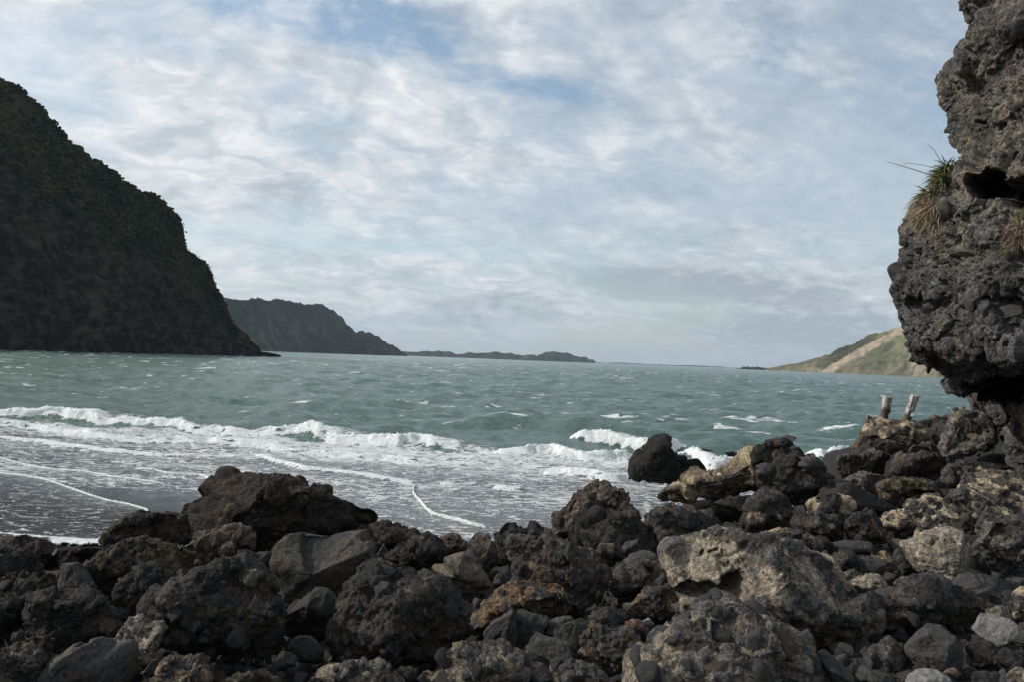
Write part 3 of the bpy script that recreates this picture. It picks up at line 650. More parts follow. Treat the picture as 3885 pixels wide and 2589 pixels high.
def boulder(tag, pts, sty, label, d=None, th=.85, n_stones=0, s_px=45, planes=(), facets=None, power=2.5, seed=None, ground=True, dens=1.0, tint=None, name='boulder', water=False, tuck=.62, pits=(), face=None):
    global NROCK
    NROCK += 1; seed = NROCK if seed is None else seed
    r = np.random.default_rng(1000 + seed); R_ = random.Random(seed)
    ox, oy, sc = TILE[tag]; P = np.array(pts, float) / sc + (ox, oy)
    c = np.array([(P[:, 0].min() + P[:, 0].max()) / 2, (P[:, 1].min() + P[:, 1].max()) / 2]) * .5 + P.mean(0) * .5
    wpx, hpx = np.ptp(P[:, 0]), np.ptp(P[:, 1])
    if d is None: d = Dw(P[:, 1].max() - hor(c[0]))
    half = math.sqrt(wpx * hpx) / 2 / F * d
    hd = half * th
    dc = d + hd * .45                                     # centre distance
    mpp = dc / F
    O = at(c[0], c[1], dc)
    # outline radius by angle
    ang = np.linspace(-math.pi, math.pi, 361); Q = (P - c) * (1, -1); Q2 = np.roll(Q, -1, 0)
    dx, dy = np.cos(ang), np.sin(ang); rad = np.zeros(361)
    for a, b in zip(Q, Q2):
        e = b - a; den = dx * e[1] - dy * e[0]; den = np.where(np.abs(den) < 1e-9, 1e-9, den)
        tt = (a[0] * e[1] - a[1] * e[0]) / den; ss = (a[0] * dy - a[1] * dx) / den
        ok = (ss >= -1e-6) & (ss <= 1 + 1e-6) & (tt > 0); rad = np.where(ok, np.maximum(rad, tt), rad)
    kk = np.array([1, 2, 3, 2, 1.]) / 9; rad = np.convolve(np.concatenate([rad[-3:-1], rad, rad[1:3]]), kk, 'valid')
    N = int(np.clip(math.sqrt(wpx * hpx) / 3.79 * .60 * dens, 7, 92))
    if N not in _cs: _cs[N] = cube_sphere(N)
    V0, Fc = _cs[N]
    D = V0; yy = np.clip(np.abs(D[:, 1]), 0, 1); ip = np.hypot(D[:, 0], D[:, 2]) + 1e-9
    rr = np.interp(np.arctan2(D[:, 2], D[:, 0]), ang, rad) * mpp
    k = (np.abs(ip) ** power + yy ** power) ** (-1 / power)
    X = np.stack([D[:, 0] * rr * k, D[:, 1] * hd * k, D[:, 2] * rr * k], 1)
    X[:, 1] = np.where(X[:, 1] < 0, X[:, 1] * 1.0, X[:, 1])
    st = STY[sty]; mcol, mcol2, ccol, cs, cd_, rel, lump, mk = st
    nf = facets if facets is not None else {'S': 6, 's': 6, 'P': 3, 'W': 6, 'G': 5}.get(sty, 3)
    for j in range(nf):
        n = r.normal(size=3); n[1] = -abs(n[1]) - .45 if j % 3 else abs(n[1]) + .5
        n /= np.linalg.norm(n); s = X @ n; cc = np.quantile(s, r.uniform(.70, .90))
        X = X - n * (np.maximum(s - cc, 0) * .93)[:, None]
    for pl in planes:                                      # (nx, ny, nz, offset share) shaped faces, -y towards the viewer
        n = np.array(pl[:3], float); n /= np.linalg.norm(n); s = X @ n
        X = X - n * (np.maximum(s - s.max() * pl[3], 0) * .96)[:, None]
    # the face tucks in below, as boulders rest on their bellies
    zq = np.clip(-X[:, 2] / (-X[:, 2].min() + 1e-6) - .12, 0, 1); X[:, 1] = np.where(X[:, 1] < 0, X[:, 1] * (1 - tuck * zq ** 1.1), X[:, 1])
    # keep the outline after the cuts
    th_ = np.arctan2(X[:, 2], X[:, 0]); ri = np.hypot(X[:, 0], X[:, 2]); nb = 60 if N < 30 else 96; bi = ((th_ + math.pi) / (2 * math.pi) * nb).astype(int) % nb
    mxr = np.zeros(nb); np.maximum.at(mxr, bi, ri); bc = -math.pi + (np.arange(nb) + .5) * 2 * math.pi / nb
    ratio = np.clip(np.interp(bc, ang, rad) * mpp / np.maximum(mxr, 1e-6), .6, 3.0 if wpx > 250 else 1.7); rx = np.concatenate([[bc[-1] - 2 * math.pi], bc, [bc[0] + 2 * math.pi]]); ry = np.concatenate([[ratio[-1]], ratio, [ratio[0]]])
    fac = np.interp(th_, rx, ry); X[:, 0] *= fac; X[:, 2] *= fac
    # to world axes
    Wm = np.stack([RT, np.cross(UP, RT), UP])
    X = X @ Wm; off = O
    Nn = vnormals(X, Fc); 
    if (Nn * X).sum() < 0: Nn = -Nn
    G_ = X + O * 3.1
    sz = half
    big = fbm(G_ / sz * 1.1, 3, .5); mid = fbm(G_ / sz * 3.2, 4, .55)
    disp = sz * lump * (big * 1.3 + mid * .9)
    rough = mk == 'r'
    if sty not in 'GP':                                    # broken faces: blocks offset and tilted against each other
        K_ = 16 if rough else 8; ci_ = r.choice(len(X), K_); cen = X[ci_]; Xw_ = X + np.stack([fbm(G_ / sz * 2 + a_, 2) for a_ in (0, 13, 29)], 1) * sz * .12
        ix = ((Xw_[:, None] - cen[None]) ** 2).sum(2).argmin(1); k_ = 1.0 if rough else .5
        disp += k_ * (r.normal(0, .028 * sz, K_)[ix] + ((X - cen[ix]) * r.normal(0, .15, (K_, 3))[ix]).sum(1))
    disp += fbm(G_ * 9, 4, .6) * (.013 if rough else .006)
    if rough: disp += (fbm(G_ * 22, 3, .6, True) - .5) * .007
    mask = np.zeros(len(X)); ctone = np.zeros(len(X)); h = np.zeros(len(X))
    if cd_ > 0:
        area = 4 * math.pi * sz * sz; cs_ = cs * (1 + .25 * (sz > .4)); nC = int(min(620, cd_ * area / (cs_ * cs_ * 7)))
        vis = np.where(Nn @ (-(O - CAM) / np.linalg.norm(O - CAM)) > -.35)[0]
        if nC > 2:
            ci = r.choice(vis, nC); cr_ = cs_ * np.exp(r.normal(-.1, .42, nC)); cpos = X[ci] + r.normal(0, .01, (nC, 3)); tone = r.uniform(-1, 1, nC); flat_ = r.uniform(.35, .8, nC)
            Xw = X + np.stack([fbm(G_ * 16 + a, 2) for a in (0, 31, 57)], 1) * cs_ * .38
            for a0 in range(0, nC, 64):
                dd = ((Xw[:, None] - cpos[None, a0:a0 + 64]) ** 2).sum(2) / (cr_[None, a0:a0 + 64] ** 2)
                hh = np.minimum(np.where(dd < 1, (1 - dd) ** .5, 0), flat_[None, a0:a0 + 64]) * cr_[None, a0:a0 + 64]; j = hh.argmax(1); v = hh[np.arange(len(X)), j]
                up = v > h; h = np.where(up, v, h); ctone = np.where(up, tone[a0 + j], ctone)
            if tint is not None and cd_ > 0 and sty in 'gGTB': h *= 1 - .85 * sstep(tint[1], tint[1] + .22, big + .4 * mid)
            mask = sstep(0, .25 * cs_, h)
    fm_ = None
    if face is not None:                                   # a smooth cemented sandstone face without pebbles
        uu, vv = project(X + O); q_ = np.hypot((uu - face[0]) / face[2], (vv - face[1]) / face[3]) + .35 * mid; fm_ = sstep(1.0, .8, q_) * (Nn @ fw < .1)
        h = h * (1 - fm_); mask = mask * (1 - fm_); disp = disp * (1 - .75 * fm_)
    dd_ = disp + h * rel; X = X + Nn * (dd_ - .8 * dd_.mean() - (.004 * sz / .3))[:, None]
    if pits:                                               # hollows weathered into the side that faces the sea wind
        uu, vv = project(X + O); fr_ = Nn @ fw < .15
        for (pu, pv, ru_, rv_, pd) in pits:
            q_ = np.hypot((uu - pu) / ru_, (vv - pv) / rv_) + .3 * mid; X = X + fw[None] * (pd * sstep(1.0, .7, q_) * fr_)[:, None]
    # colour: matrix patches, stones, lichen-free base
    p = sstep(-.35, .45, fbm(G_ * 3.0, 4, .6)); c_ = mixc(mcol, mcol2, p)
    gr = 1 + .35 * fbm(G_ * 30, 2)
    if mask.any():
        cc = np.array(ccol)[None] * (1 + .45 * ctone)[:, None] + np.clip(ctone - .5, 0, 1)[:, None] * np.array([[.03, .012, .0]])
        c_ = c_ * (1 - mask[:, None]) + cc * mask[:, None]
    if tint is not None:
        tc, cut = tint; tm = sstep(cut, cut + .22, big + .4 * mid); c_ = c_ * (1 - tm[:, None]) + np.array(tc)[None] * tm[:, None]
    if fm_ is not None: c_ = c_ * (1 - fm_[:, None]) + np.array(face[4])[None] * fm_[:, None]
    c_ = c_ * gr[:, None]
    me = mk_mesh(name, X, Fc, M_ROCK if rough else M_SMOOTH, colors=np.clip(c_, .004, .6))
    o = obj(name, me, loc=tuple(off), label=label, category='rock')
    # stones that stick out of the matrix, each a part of its own
    if n_stones:
        N2 = vnormals(X, Fc); N2 = N2 if (N2 * X).sum() > 0 else -N2
        vd = (CAM - (X + O)); vd /= np.linalg.norm(vd, axis=1)[:, None]
        cand = np.where(((N2 * vd).sum(1) > .05))[0]; pts_ = []
        for t_ in range(n_stones * 12):
            if len(pts_) >= n_stones: break
            i = int(r.choice(cand)); rs = s_px * mpp / 2 * min(1.7, float(np.exp(r.normal(-.05, .4))))
            if any(np.linalg.norm(X[i] - q) < (rs + s) * .95 for q, s in pts_): continue
            pts_.append((X[i], rs)); n = N2[i] * .6 + X[i] / np.linalg.norm(X[i]) * .4 + r.normal(0, .15, 3); n /= np.linalg.norm(n)
            add_stone(o, X[i], n, rs, R=R_)
    if ground and not water:
        b = X[:, 2].min() + O[2]; ANCH.append((O[0], O[1], b - .10 * np.ptp(X[:, 2]), half))
    return o

ROCKS = [
 # (tile, outline, style, label, options)
 ('A', [(-100,760),(60,700),(200,660),(330,680),(430,720),(560,790),(480,920),(300,990),(-100,990)], 'k', 'low knobbly brown rock at left edge, just below the foam tongue', {}),
 ('A', [(380,900),(520,830),(640,790),(700,765),(800,745),(900,750),(990,780),(940,860),(850,900),(700,960),(520,1000),(420,990)], 'k', 'flat rough brown rock touching the tip of the foam tongue', {}),
 ('A', [(-200,770),(60,755),(200,800),(290,870),(350,960),(420,1046),(300,1130),(-200,1150)], 'D', 'dark domed boulder cut off by the left picture edge', dict(facets=1)),
 ('A', [(1020,760),(1050,650),(1130,540),(1260,470),(1300,430),(1440,430),(1560,420),(1680,415),(1850,430),(1860,700),(1500,790),(1200,850)], 'k', 'ragged dark ridge rock between the foam tongue and the largest knobbly boulder', {}),
 ('S', [(677,2011),(685,1973),(700,1934),(727,1908),(750,1873),(784,1850),(819,1835),(900,1828),(923,1828),(976,1823),(1045,1818),(1072,1823),(1114,1833),(1145,1839),(1190,1846),(1225,1865),(1263,1881),(1302,1904),(1359,1938),(1420,1980),(1400,2040),(1283,2080),(1168,2110),(960,2125),(760,2100),(700,2067)], 'k', 'largest knobbly dark brown boulder, standing against the surf at left centre', dict(th=.8, d=8.4, planes=[(.25,-1,-.15,.55)], tint=((.028,.025,.022),.1))),
 ('A', [(790,940),(880,890),(1000,800),(1150,740),(1250,680),(1400,670),(1550,690),(1700,700),(1830,715),(1885,760),(1890,900),(1860,1060),(1500,1200),(1100,1250),(850,1180),(780,1050)], 'y', 'long olive brown slab boulder below the ragged ridge rock', dict(planes=[(.1,-1,.5,.55),(.0,-1,-.3,.6)], facets=1, n_stones=14, s_px=26)),
 ('S', [(708,2062),(727,2057),(765,2034),(803,2018),(861,2003),(900,1999),(938,2009),(957,2037),(961,2095),(919,2126),(842,2160),(803,2170),(765,2143),(723,2118)], 'K', 'rounded block crusted with small brown knobs, in front of the largest knobbly boulder', dict(d=7.4)),
 ('S', [(190,2262),(200,2220),(217,2151),(232,2136),(294,2136),(310,2157),(335,2193),(361,2244),(335,2280),(258,2290)], 'S', 'angular flat topped grey block leaning on the olive slab', {}),
 ('S', [(-60,2213),(31,2186),(103,2182),(155,2177),(206,2177),(225,2224),(170,2244),(114,2275),(103,2306),(98,2373),(52,2430),(-60,2430)], 'D', 'dark stony conglomerate boulder at the left edge, left of the angular grey block', dict(n_stones=16, s_px=34)),
 ('B', [(250,600),(270,450),(280,310),(300,230),(380,140),(440,130),(620,190),(780,200),(900,210),(970,260),(1080,310),(1200,370),(1220,420),(1180,590),(1100,730),(900,790),(600,760),(450,710)], 'D', 'wide dark conglomerate boulder, second row from below at the left', dict(n_stones=34, s_px=34)),
 ('S', [(444,2244),(459,2208),(480,2190),(516,2172),(547,2155),(573,2150),(604,2168),(635,2208),(671,2219),(665,2290),(620,2347),(562,2358),(490,2340),(449,2285)], 'D', 'dark spiky conglomerate lump left of the broad stony boulder', dict(n_stones=12, s_px=38)),
 ('Q', [(1052,840),(1060,800),(1080,740),(1110,702),(1150,730),(1220,830),(1200,900),(1100,920)], 'S', 'pointed smooth grey stone perched on the dark spiky lump', dict(ground=False, d=5.9)),
 ('S', [(568,2348),(583,2296),(609,2260),(671,2229),(717,2208),(748,2177),(800,2151),(867,2136),(929,2118),(975,2138),(1007,2172),(1043,2219),(1061,2265),(1064,2322),(1079,2399),(1074,2451),(1033,2492),(960,2518),(826,2528),(722,2502),(645,2466),(593,2415)], 'B', 'broad stony conglomerate boulder at lower left, studded with grey cobbles', dict(n_stones=56, s_px=62, planes=[(0,-1,.55,.7),(.1,-1,-.5,.72)], th=.8)),
 ('S', [(930,2130),(960,2105),(996,2095),(1048,2085),(1040,2140),(1010,2180),(940,2180)], 's', 'small dark slab wedged behind the broad stony boulder', {}),
 ('S', [(1022,2141),(1043,2090),(1079,2043),(1125,2028),(1172,2017),(1229,2028),(1285,2038),(1342,2048),(1404,2045),(1422,2069),(1430,2121),(1414,2177),(1352,2213),(1332,2239),(1285,2275),(1208,2295),(1130,2290),(1069,2275),(1045,2193),(1025,2172)], 'S', 'smooth topped dark grey boulder with a crumbly lower side, left of centre', dict(planes=[(-.2,-1,.9,.62),(.3,-1,-.4,.6)], facets=4, tint=((.06,.05,.038),-.05))),
 ('S', [(1285,2030),(1322,2009),(1378,1988),(1430,1980),(1481,1997),(1518,2007),(1590,2023),(1636,2038),(1680,2069),(1651,2120),(1569,2172),(1435,2151),(1400,2069),(1363,2048)], 'k', 'long low knobbly rock sloping right from the largest knobbly boulder', dict(d=8.6)),
 ('S', [(1456,2130),(1480,2100),(1497,2084),(1533,2069),(1564,2038),(1616,2028),(1657,2048),(1683,2079),(1692,2110),(1676,2151),(1616,2192),(1518,2187)], 'D', 'dark heap of welded stones above the big round central boulder', dict(n_stones=16, s_px=28)),
 ('S', [(1432,2110),(1450,2074),(1469,2082),(1473,2115),(1460,2146),(1435,2138)], 'S', 'little upright egg shaped stone above the big round central boulder', dict(ground=False)),
 ('S', [(1655,2048),(1698,2030),(1734,2036),(1772,2059),(1770,2100),(1688,2120),(1660,2090)], 'K', 'small brown knobbly rock at the water line in the centre', dict(d=9.6)),
 ('S', [(1765,2070),(1796,2038),(1827,2033),(1868,2053),(1880,2100),(1862,2160),(1858,2229),(1796,2223),(1776,2130)], 'O', 'brown crumbly pillar rock left of the black spiky heap', {}),
 ('S', [(1623,2167),(1641,2157),(1678,2154),(1680,2131),(1693,2115),(1755,2110),(1781,2131),(1822,2146),(1853,2177),(1879,2224),(1827,2250),(1724,2249),(1683,2234),(1667,2200),(1631,2190)], 'W', 'smooth brown block with a hollowed ledge, above the leaning grey slabs', dict(facets=3)),
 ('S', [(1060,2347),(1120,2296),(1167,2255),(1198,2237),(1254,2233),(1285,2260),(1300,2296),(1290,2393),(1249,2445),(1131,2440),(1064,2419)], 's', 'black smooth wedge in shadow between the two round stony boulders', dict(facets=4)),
 ('S', [(1260,2348),(1270,2317),(1291,2275),(1332,2234),(1358,2203),(1399,2165),(1440,2155),(1507,2172),(1569,2182),(1616,2180),(1667,2198),(1698,2229),(1724,2270),(1750,2317),(1776,2348),(1789,2389),(1776,2430),(1734,2466),(1647,2492),(1543,2518),(1476,2535),(1400,2530),(1306,2518),(1280,2482),(1265,2425)], 'B', 'big round conglomerate boulder at bottom centre with pebbly left side', dict(n_stones=44, s_px=50, th=.85, planes=[(.75,-1,-.05,.66),(-.5,-1,.3,.8)], facets=1, tint=((.040,.035,.030),.25))),
 ('E', [(510,700),(560,620),(690,590),(800,640),(870,700),(880,860),(760,900),(560,870)], 's', 'black flat topped block in the dark hole left of the round central boulder', {}),
 ('E', [(450,850),(560,785),(600,820),(590,900),(500,910)], 'S', 'small grey angular stone in the dark hole at lower left centre', {}),
 ('E', [(-100,960),(50,925),(200,945),(300,1000),(420,1090),(200,1180),(-100,1180)], 'y', 'brown rock low at the bottom edge under the broad stony boulder', {}),
 ('E', [(640,1090),(750,970),(900,960),(1030,910),(1130,860),(1200,900),(1350,890),(1440,860),(1500,930),(1560,960),(1680,1010),(1680,1130),(1200,1180),(700,1150)], 'g', 'pebbly grey tan rock at the bottom edge under the round central boulder', dict(n_stones=26, s_px=34)),
 ('E', [(1550,980),(1600,910),(1680,895),(1770,930),(1790,1000),(1740,1090),(1600,1090)], 'D', 'small round black rock at the bottom beside the pebbly rock', {}),
 ('S', [(1677,2518),(1680,2480),(1707,2449),(1749,2424),(1780,2434),(1800,2453),(1819,2457),(1869,2449),(1903,2453),(1930,2480),(1961,2506),(1968,2533),(1991,2564),(2064,2594),(2050,2640),(1800,2650),(1600,2650),(1590,2600),(1627,2556),(1669,2526)], 'g', 'tan and grey rubble boulder at bottom centre with big grey stones on its left', dict(n_stones=22, s_px=60, tint=((.20,.16,.11),.2))),
 ('B', [(320,1120),(340,1046),(400,960),(500,850),(600,760),(720,690),(830,668),(950,670),(1010,700),(1060,760),(1180,730),(1220,780),(1240,900),(1240,1046),(1200,1180),(340,1180)], 'S', 'smooth grey domed boulder at the bottom edge, lower left', dict(facets=2, planes=[(.5,-1,.1,.62)], tint=((.07,.055,.04),.35), n_stones=6, s_px=40)),
 ('B', [(1080,740),(1120,640),(1160,580),(1200,510),(1290,420),(1360,400),(1440,460),(1580,480),(1640,530),(1560,620),(1540,740),(1520,830),(1450,900),(1350,960),(1250,920),(1200,800)], 'G', 'ochre grained wedge rock beside the smooth dome at lower left', dict(planes=[(-.2,-1,.35,.45)], facets=0)),
 ('B', [(1350,480),(1450,455),(1560,480),(1640,530),(1560,620),(1500,730),(1440,680),(1400,600)], 'S', 'grey faceted cap stone on the ochre grained wedge', dict(ground=False, d=4.9)),
 ('B', [(1500,620),(1540,560),(1680,540),(1800,580),(1860,700),(1840,810),(1700,860),(1580,800),(1510,710)], 'S', 'rounded grey cobble at the foot of the broad stony boulder', dict(ground=False, d=4.9)),
 ('B', [(1410,960),(1500,830),(1560,800),(1640,880),(1620,960),(1500,1010)], 'S', 'small pointed grey stone below the rounded grey cobble', {}),
 ('B', [(1340,1090),(1500,980),(1620,920),(1700,850),(1830,800),(1900,850),(1980,920),(2010,1000),(2010,1150),(1400,1190)], 'O', 'reddish tan conglomerate at the bottom edge left of centre', dict(n_stones=10, s_px=40, tint=((.17,.125,.085),.0))),
 ('B', [(-80,760),(0,680),(130,640),(250,590),(400,570),(460,600),(450,700),(430,880),(410,970),(340,1080),(300,1180),(-80,1180)], 'O', 'brown square shouldered conglomerate in the bottom left corner', dict(n_stones=18, s_px=42, planes=[(.2,-1,-.05,.7)])),
 ('B', [(100,650),(130,570),(190,540),(240,570),(240,640),(180,680)], 'S', 'little rounded stone on top of the bottom left corner rock', dict(ground=False)),
 ('B', [(460,700),(560,620),(680,590),(790,620),(830,700),(700,790),(500,770)], 'D', 'low dark rock behind the smooth grey dome', {}),
 # middle
 ('F', [(165,820),(200,640),(280,545),(340,530),(390,535),(440,585),(520,600),(600,545),(660,600),(730,650),(660,700),(500,740),(420,780),(360,830),(330,930),(230,940)], 'D', 'black spiky heap of cemented stones at the water line, centre', dict(n_stones=16, s_px=24)),
 ('S', [(1930,2114),(1934,2080),(1953,2057),(1972,2041),(2014,2038),(2068,2041),(2106,2057),(2144,2080),(2221,2107),(2259,2126),(2297,2145),(2316,2166),(2300,2237),(2259,2274),(2200,2310),(2100,2330),(1990,2310),(1945,2240),(1935,2180)], 'O', 'wide pinkish brown conglomerate behind the orange rock, centre right', dict(n_stones=34, s_px=32)),
 ('G', [(-70,500),(0,380),(60,280),(150,230),(230,190),(350,140),(500,110),(600,90),(750,110),(870,120),(950,190),(960,290),(900,400),(750,450),(600,440),(430,430),(300,470),(100,560),(0,600)], 'O', 'orange brown crumbly boulder above the leaning grey slabs', dict(n_stones=18, s_px=30, tint=((.15,.10,.06),-.1))),
 ('G', [(85,570),(170,470),(300,390),(385,332),(405,370),(412,500),(402,700),(300,720),(120,670)], 'S', 'leaning wedge shaped grey slab, leftmost of the slab cluster', dict(planes=[(-.55,-1,.2,.5),(.8,-1,0,.75)], facets=2)),
 ('G', [(405,420),(425,350),(510,340),(620,390),(735,425),(700,490),(650,570),(570,670),(480,700),(405,670)], 'S', 'grey slab with a pale rounded top, second of the slab cluster', dict(planes=[(-.1,-1,.1,.6)], facets=3)),
 ('G', [(700,500),(720,460),(800,430),(960,388),(1000,430),(990,560),(930,660),(780,680),(660,620)], 'S', 'flat lidded grey block behind the slab cluster', dict(facets=4)),
 ('G', [(780,620),(795,500),(920,450),(1060,413),(1115,440),(1190,530),(1120,660),(1110,810),(980,870),(900,800),(850,700)], 'S', 'largest upright grey block of the slab cluster', dict(planes=[(-.6,-1,.1,.55),(.7,-1,-.1,.6)], facets=3)),
 ('G', [(490,790),(560,690),(620,590),(700,610),(780,640),(930,660),(965,740),(960,840),(860,910),(760,1010),(640,1030),(520,900)], 'S', 'low grey slab at the front of the slab cluster', dict(planes=[(-.1,-1,.45,.5)], facets=3)),
 ('G', [(1080,420),(1200,350),(1310,303),(1380,335),(1405,375),(1350,440),(1250,480),(1150,500)], 'S', 'slanting grey slab pointing right, behind the slab cluster', dict(planes=[(-.3,-1,.8,.5)])),
 ('G', [(1035,610),(1060,550),(1130,510),(1200,495),(1300,500),(1400,510),(1500,500),(1600,560),(1620,640),(1600,700),(1560,790),(1530,890),(1480,990),(1380,1030),(1250,1020),(1180,940),(1150,840),(1100,780),(1060,700)], 'O', 'stubby conglomerate block with an orange patch, right of the slab cluster', dict(n_stones=22, s_px=38, tint=((.22,.13,.055),.55))),
 ('G', [(1500,510),(1530,440),(1600,418),(1650,440),(1650,530),(1560,550)], 'O', 'small reddish stone on the conglomerate block with the orange patch', dict(ground=False, tint=((.14,.09,.07),-1))),
 ('G', [(1665,470),(1690,430),(1750,428),(1778,470),(1735,505)], 'P', 'small pale grey stone in the hollow below the tan hero boulder', {}),
 ('S', [(2285,2219),(2293,2179),(2324,2155),(2415,2142),(2505,2139),(2566,2148),(2590,2185),(2515,2241),(2475,2271),(2384,2283),(2312,2277)], 'O', 'brown mottled conglomerate directly left of the large tan boulder', dict(n_stones=14, s_px=24)),
 ('S', [(2380,2316),(2421,2270),(2475,2251),(2530,2221),(2572,2203),(2584,2245),(2600,2306),(2600,2350),(2560,2370),(2505,2350),(2445,2350),(2415,2352)], 'O', 'small stone studded rock tucked under the left edge of the large tan boulder', dict(n_stones=16, s_px=24)),
 ('T', [(940,1010),(960,930),(1020,905),(1045,950),(1030,1010),(980,1020)], 'S', 'angular grey stone left of the large tan boulder, the broader of a pair', dict(ground=False, d=6.2)),
 ('T', [(1020,975),(1040,910),(1090,902),(1112,940),(1090,985),(1050,990)], 'S', 'angular grey stone touching the large tan boulder, narrower of a pair', dict(ground=False, d=6.3)),
 ('F', [(1445,970),(1470,900),(1540,840),(1640,800),(1740,800),(1820,850),(1890,905),(1860,980),(1650,1010),(1550,1020)], 'S', 'smooth oval grey boulder lying among rough rocks, centre right', dict(facets=0)),
 ('F', [(1440,780),(1500,710),(1590,695),(1640,740),(1665,800),(1600,860),(1500,880),(1450,830)], 'S', 'speckled dark grey block behind the smooth oval boulder', {}),
 ('F', [(1170,800),(1280,730),(1400,740),(1470,800),(1490,890),(1400,970),(1280,940),(1190,880)], 'B', 'dark rock with a light brown patch, left of the smooth oval boulder', dict(tint=((.15,.115,.08),.2))),
 ('F', [(1115,800),(1160,700),(1220,660),(1285,680),(1280,760),(1200,820)], 'S', 'smooth upright grey stone below the stacked conglomerate, centre', {}),
 ('F', [(900,580),(1000,520),(1100,440),(1200,388),(1300,400),(1400,420),(1450,470),(1580,460),(1680,490),(1680,580),(1800,640),(1880,720),(1870,850),(1750,870),(1640,800),(1400,760),(1300,780),(1200,730),(1100,750),(960,700)], 'D', 'dark lumpy conglomerate in front of the pinkish knobbly boulder', dict(n_stones=22, s_px=26, d=8.4)),
 ('F', [(728,500),(740,410),(800,370),(900,340),(980,260),(1040,210),(1100,220),(1180,190),(1220,140),(1300,133),(1390,160),(1470,190),(1510,250),(1540,330),(1580,430),(1590,500),(1450,600),(1000,700),(740,640)], 'K', 'pinkish brown knobbly boulder standing against the sea in the centre', dict(d=9.0, th=.9)),
 ('F', [(338,830),(370,750),(430,760),(500,800),(490,880),(380,890)], 'S', 'small dark stone at the left end of the pinkish brown conglomerate', dict(ground=False, d=7.0)),
 ('F', [(715,610),(800,570),(900,600),(940,660),(860,710),(760,700)], 'S', 'flat grey stone at the left foot of the pinkish knobbly boulder', {}),
 ('F', [(1045,815),(1100,795),(1180,820),(1195,870),(1120,885),(1060,860)], 'S', 'pair sized grey cobble on the wide pinkish conglomerate', dict(ground=False, d=6.9)),
 ('F', [(830,740),(870,715),(930,730),(960,780),(900,810),(850,790)], 'S', 'small rounded grey cobble on the crest of the wide pinkish conglomerate', dict(ground=False, d=7.1)),
 ('S', [(2428,2000),(2457,1937),(2505,1912),(2554,1924),(2596,1937),(2657,1949),(2747,1979),(2780,2007),(2727,2047),(2675,2090),(2614,2090),(2536,2053),(2475,2035)], 'B', 'dark stone crusted rock below the overhanging yellow boulder', dict(n_stones=18, s_px=22, d=8.6)),
 ('T', [(1088,770),(1110,720),(1200,708),(1240,730),(1180,800),(1120,810)], 'B', 'small knobbed rock at the upper left corner of the large tan boulder', {}),
 ('T', [(1005,780),(1020,705),(1080,715),(1130,800),(1140,860),(1060,850)], 's', 'dark smooth slab in the gap left of the large tan boulder', {}),
 ('H', [(470,880),(520,800),(700,780),(900,760),(1100,770),(1400,760),(1620,860),(1640,1010),(1050,1080),(900,1060),(560,960)], 's', 'black rock added for the shade in the cavity beneath the yellow ochre boulder', dict(d=12.1)),  # extra rock, its black colour stands in for the shade of the cavity
 # islet and right hand outcrops
 ('H', [(-10,570),(0,450),(60,370),(130,290),(210,260),(250,225),(320,225),(385,250),(395,330),(470,370),(540,390),(600,450),(650,440),(700,480),(735,550),(620,620),(400,640),(170,640),(60,630)], 'D', 'black islet rock standing alone in the surf', dict(d=21.5, water=True, facets=4, tint=((.020,.019,.018),-.8), name='islet_rock', planes=[(.4,-1,-.1,.6)])),
 ('H', [(900,345),(940,335),(1000,328),(1060,358),(1030,385),(950,378)], 's', 'low black reef awash behind the tan outcrop, larger one', dict(d=31, water=True, name='reef_rock')),
 ('H', [(600,312),(660,303),(730,306),(800,318),(860,330),(800,340),(700,330),(620,325)], 's', 'thin line of black reef awash right of the islet', dict(d=33, water=True, name='reef_rock', th=.5)),
 ('H', [(245,830),(280,760),(340,670),(420,655),(480,680),(540,600),(640,560),(780,570),(840,520),(960,500),(1040,440),(1100,390),(1200,380),(1290,350),(1400,420),(1450,560),(1400,700),(1200,760),(1000,790),(850,800),(740,830),(600,850),(420,850),(260,850)], 'Y', 'long yellow ochre boulder with pitted overhanging face', dict(d=11.2, th=.9, tuck=.8, n_stones=9, s_px=38, planes=[(0,-1,-.55,.6),(-.3,-1,.6,.72)], tint=((.085,.065,.055),.15))),
 ('H', [(1220,560),(1240,440),(1270,340),(1340,300),(1400,270),(1480,240),(1560,255),(1620,300),(1680,340),(1700,400),(1750,382),(1810,372),(1870,420),(1900,450),(1950,430),(1985,470),(1990,560),(2040,650),(1950,740),(1700,880),(1500,820),(1400,740),(1250,660)], 'D', 'dark grey peaked outcrop joined to the right of the yellow ochre boulder', dict(d=10.6, n_stones=26, s_px=34)),
 ('H', [(1680,400),(1750,380),(1810,373),(1870,420),(1900,490),(1860,560),(1760,560),(1700,500)], 'S', 'smooth round dark knob on the right shoulder of the grey outcrop', dict(d=10.3, ground=False, facets=1)),
 ('H', [(1230,570),(1245,480),(1300,430),(1400,450),(1440,520),(1430,600),(1350,640),(1260,620)], 'S', 'smooth grey block set where the ochre and grey outcrops meet', dict(d=10.4, ground=False, facets=5)),
 ('S', [(2811,1985),(2817,1933),(2840,1899),(2867,1876),(2897,1868),(2943,1864),(2970,1880),(2997,1914),(3031,1933),(3055,1964),(3045,2010),(2990,2022),(2910,2022),(2830,2008)], 'B', 'rounded conglomerate with a tan left cheek, under the grey outcrop', dict(n_stones=14, s_px=26, tint=((.20,.155,.11),.25), d=9.2)),
 ('H', [(1730,860),(1790,800),(1900,770),(2020,755),(2150,770),(2205,830),(2215,900),(2150,970),(2000,970),(1850,960),(1735,950)], 'T', 'small oblong bright ochre rock sitting in dark rocks at right', dict(d=9.4, planes=[(0,-1,.2,.6)])),
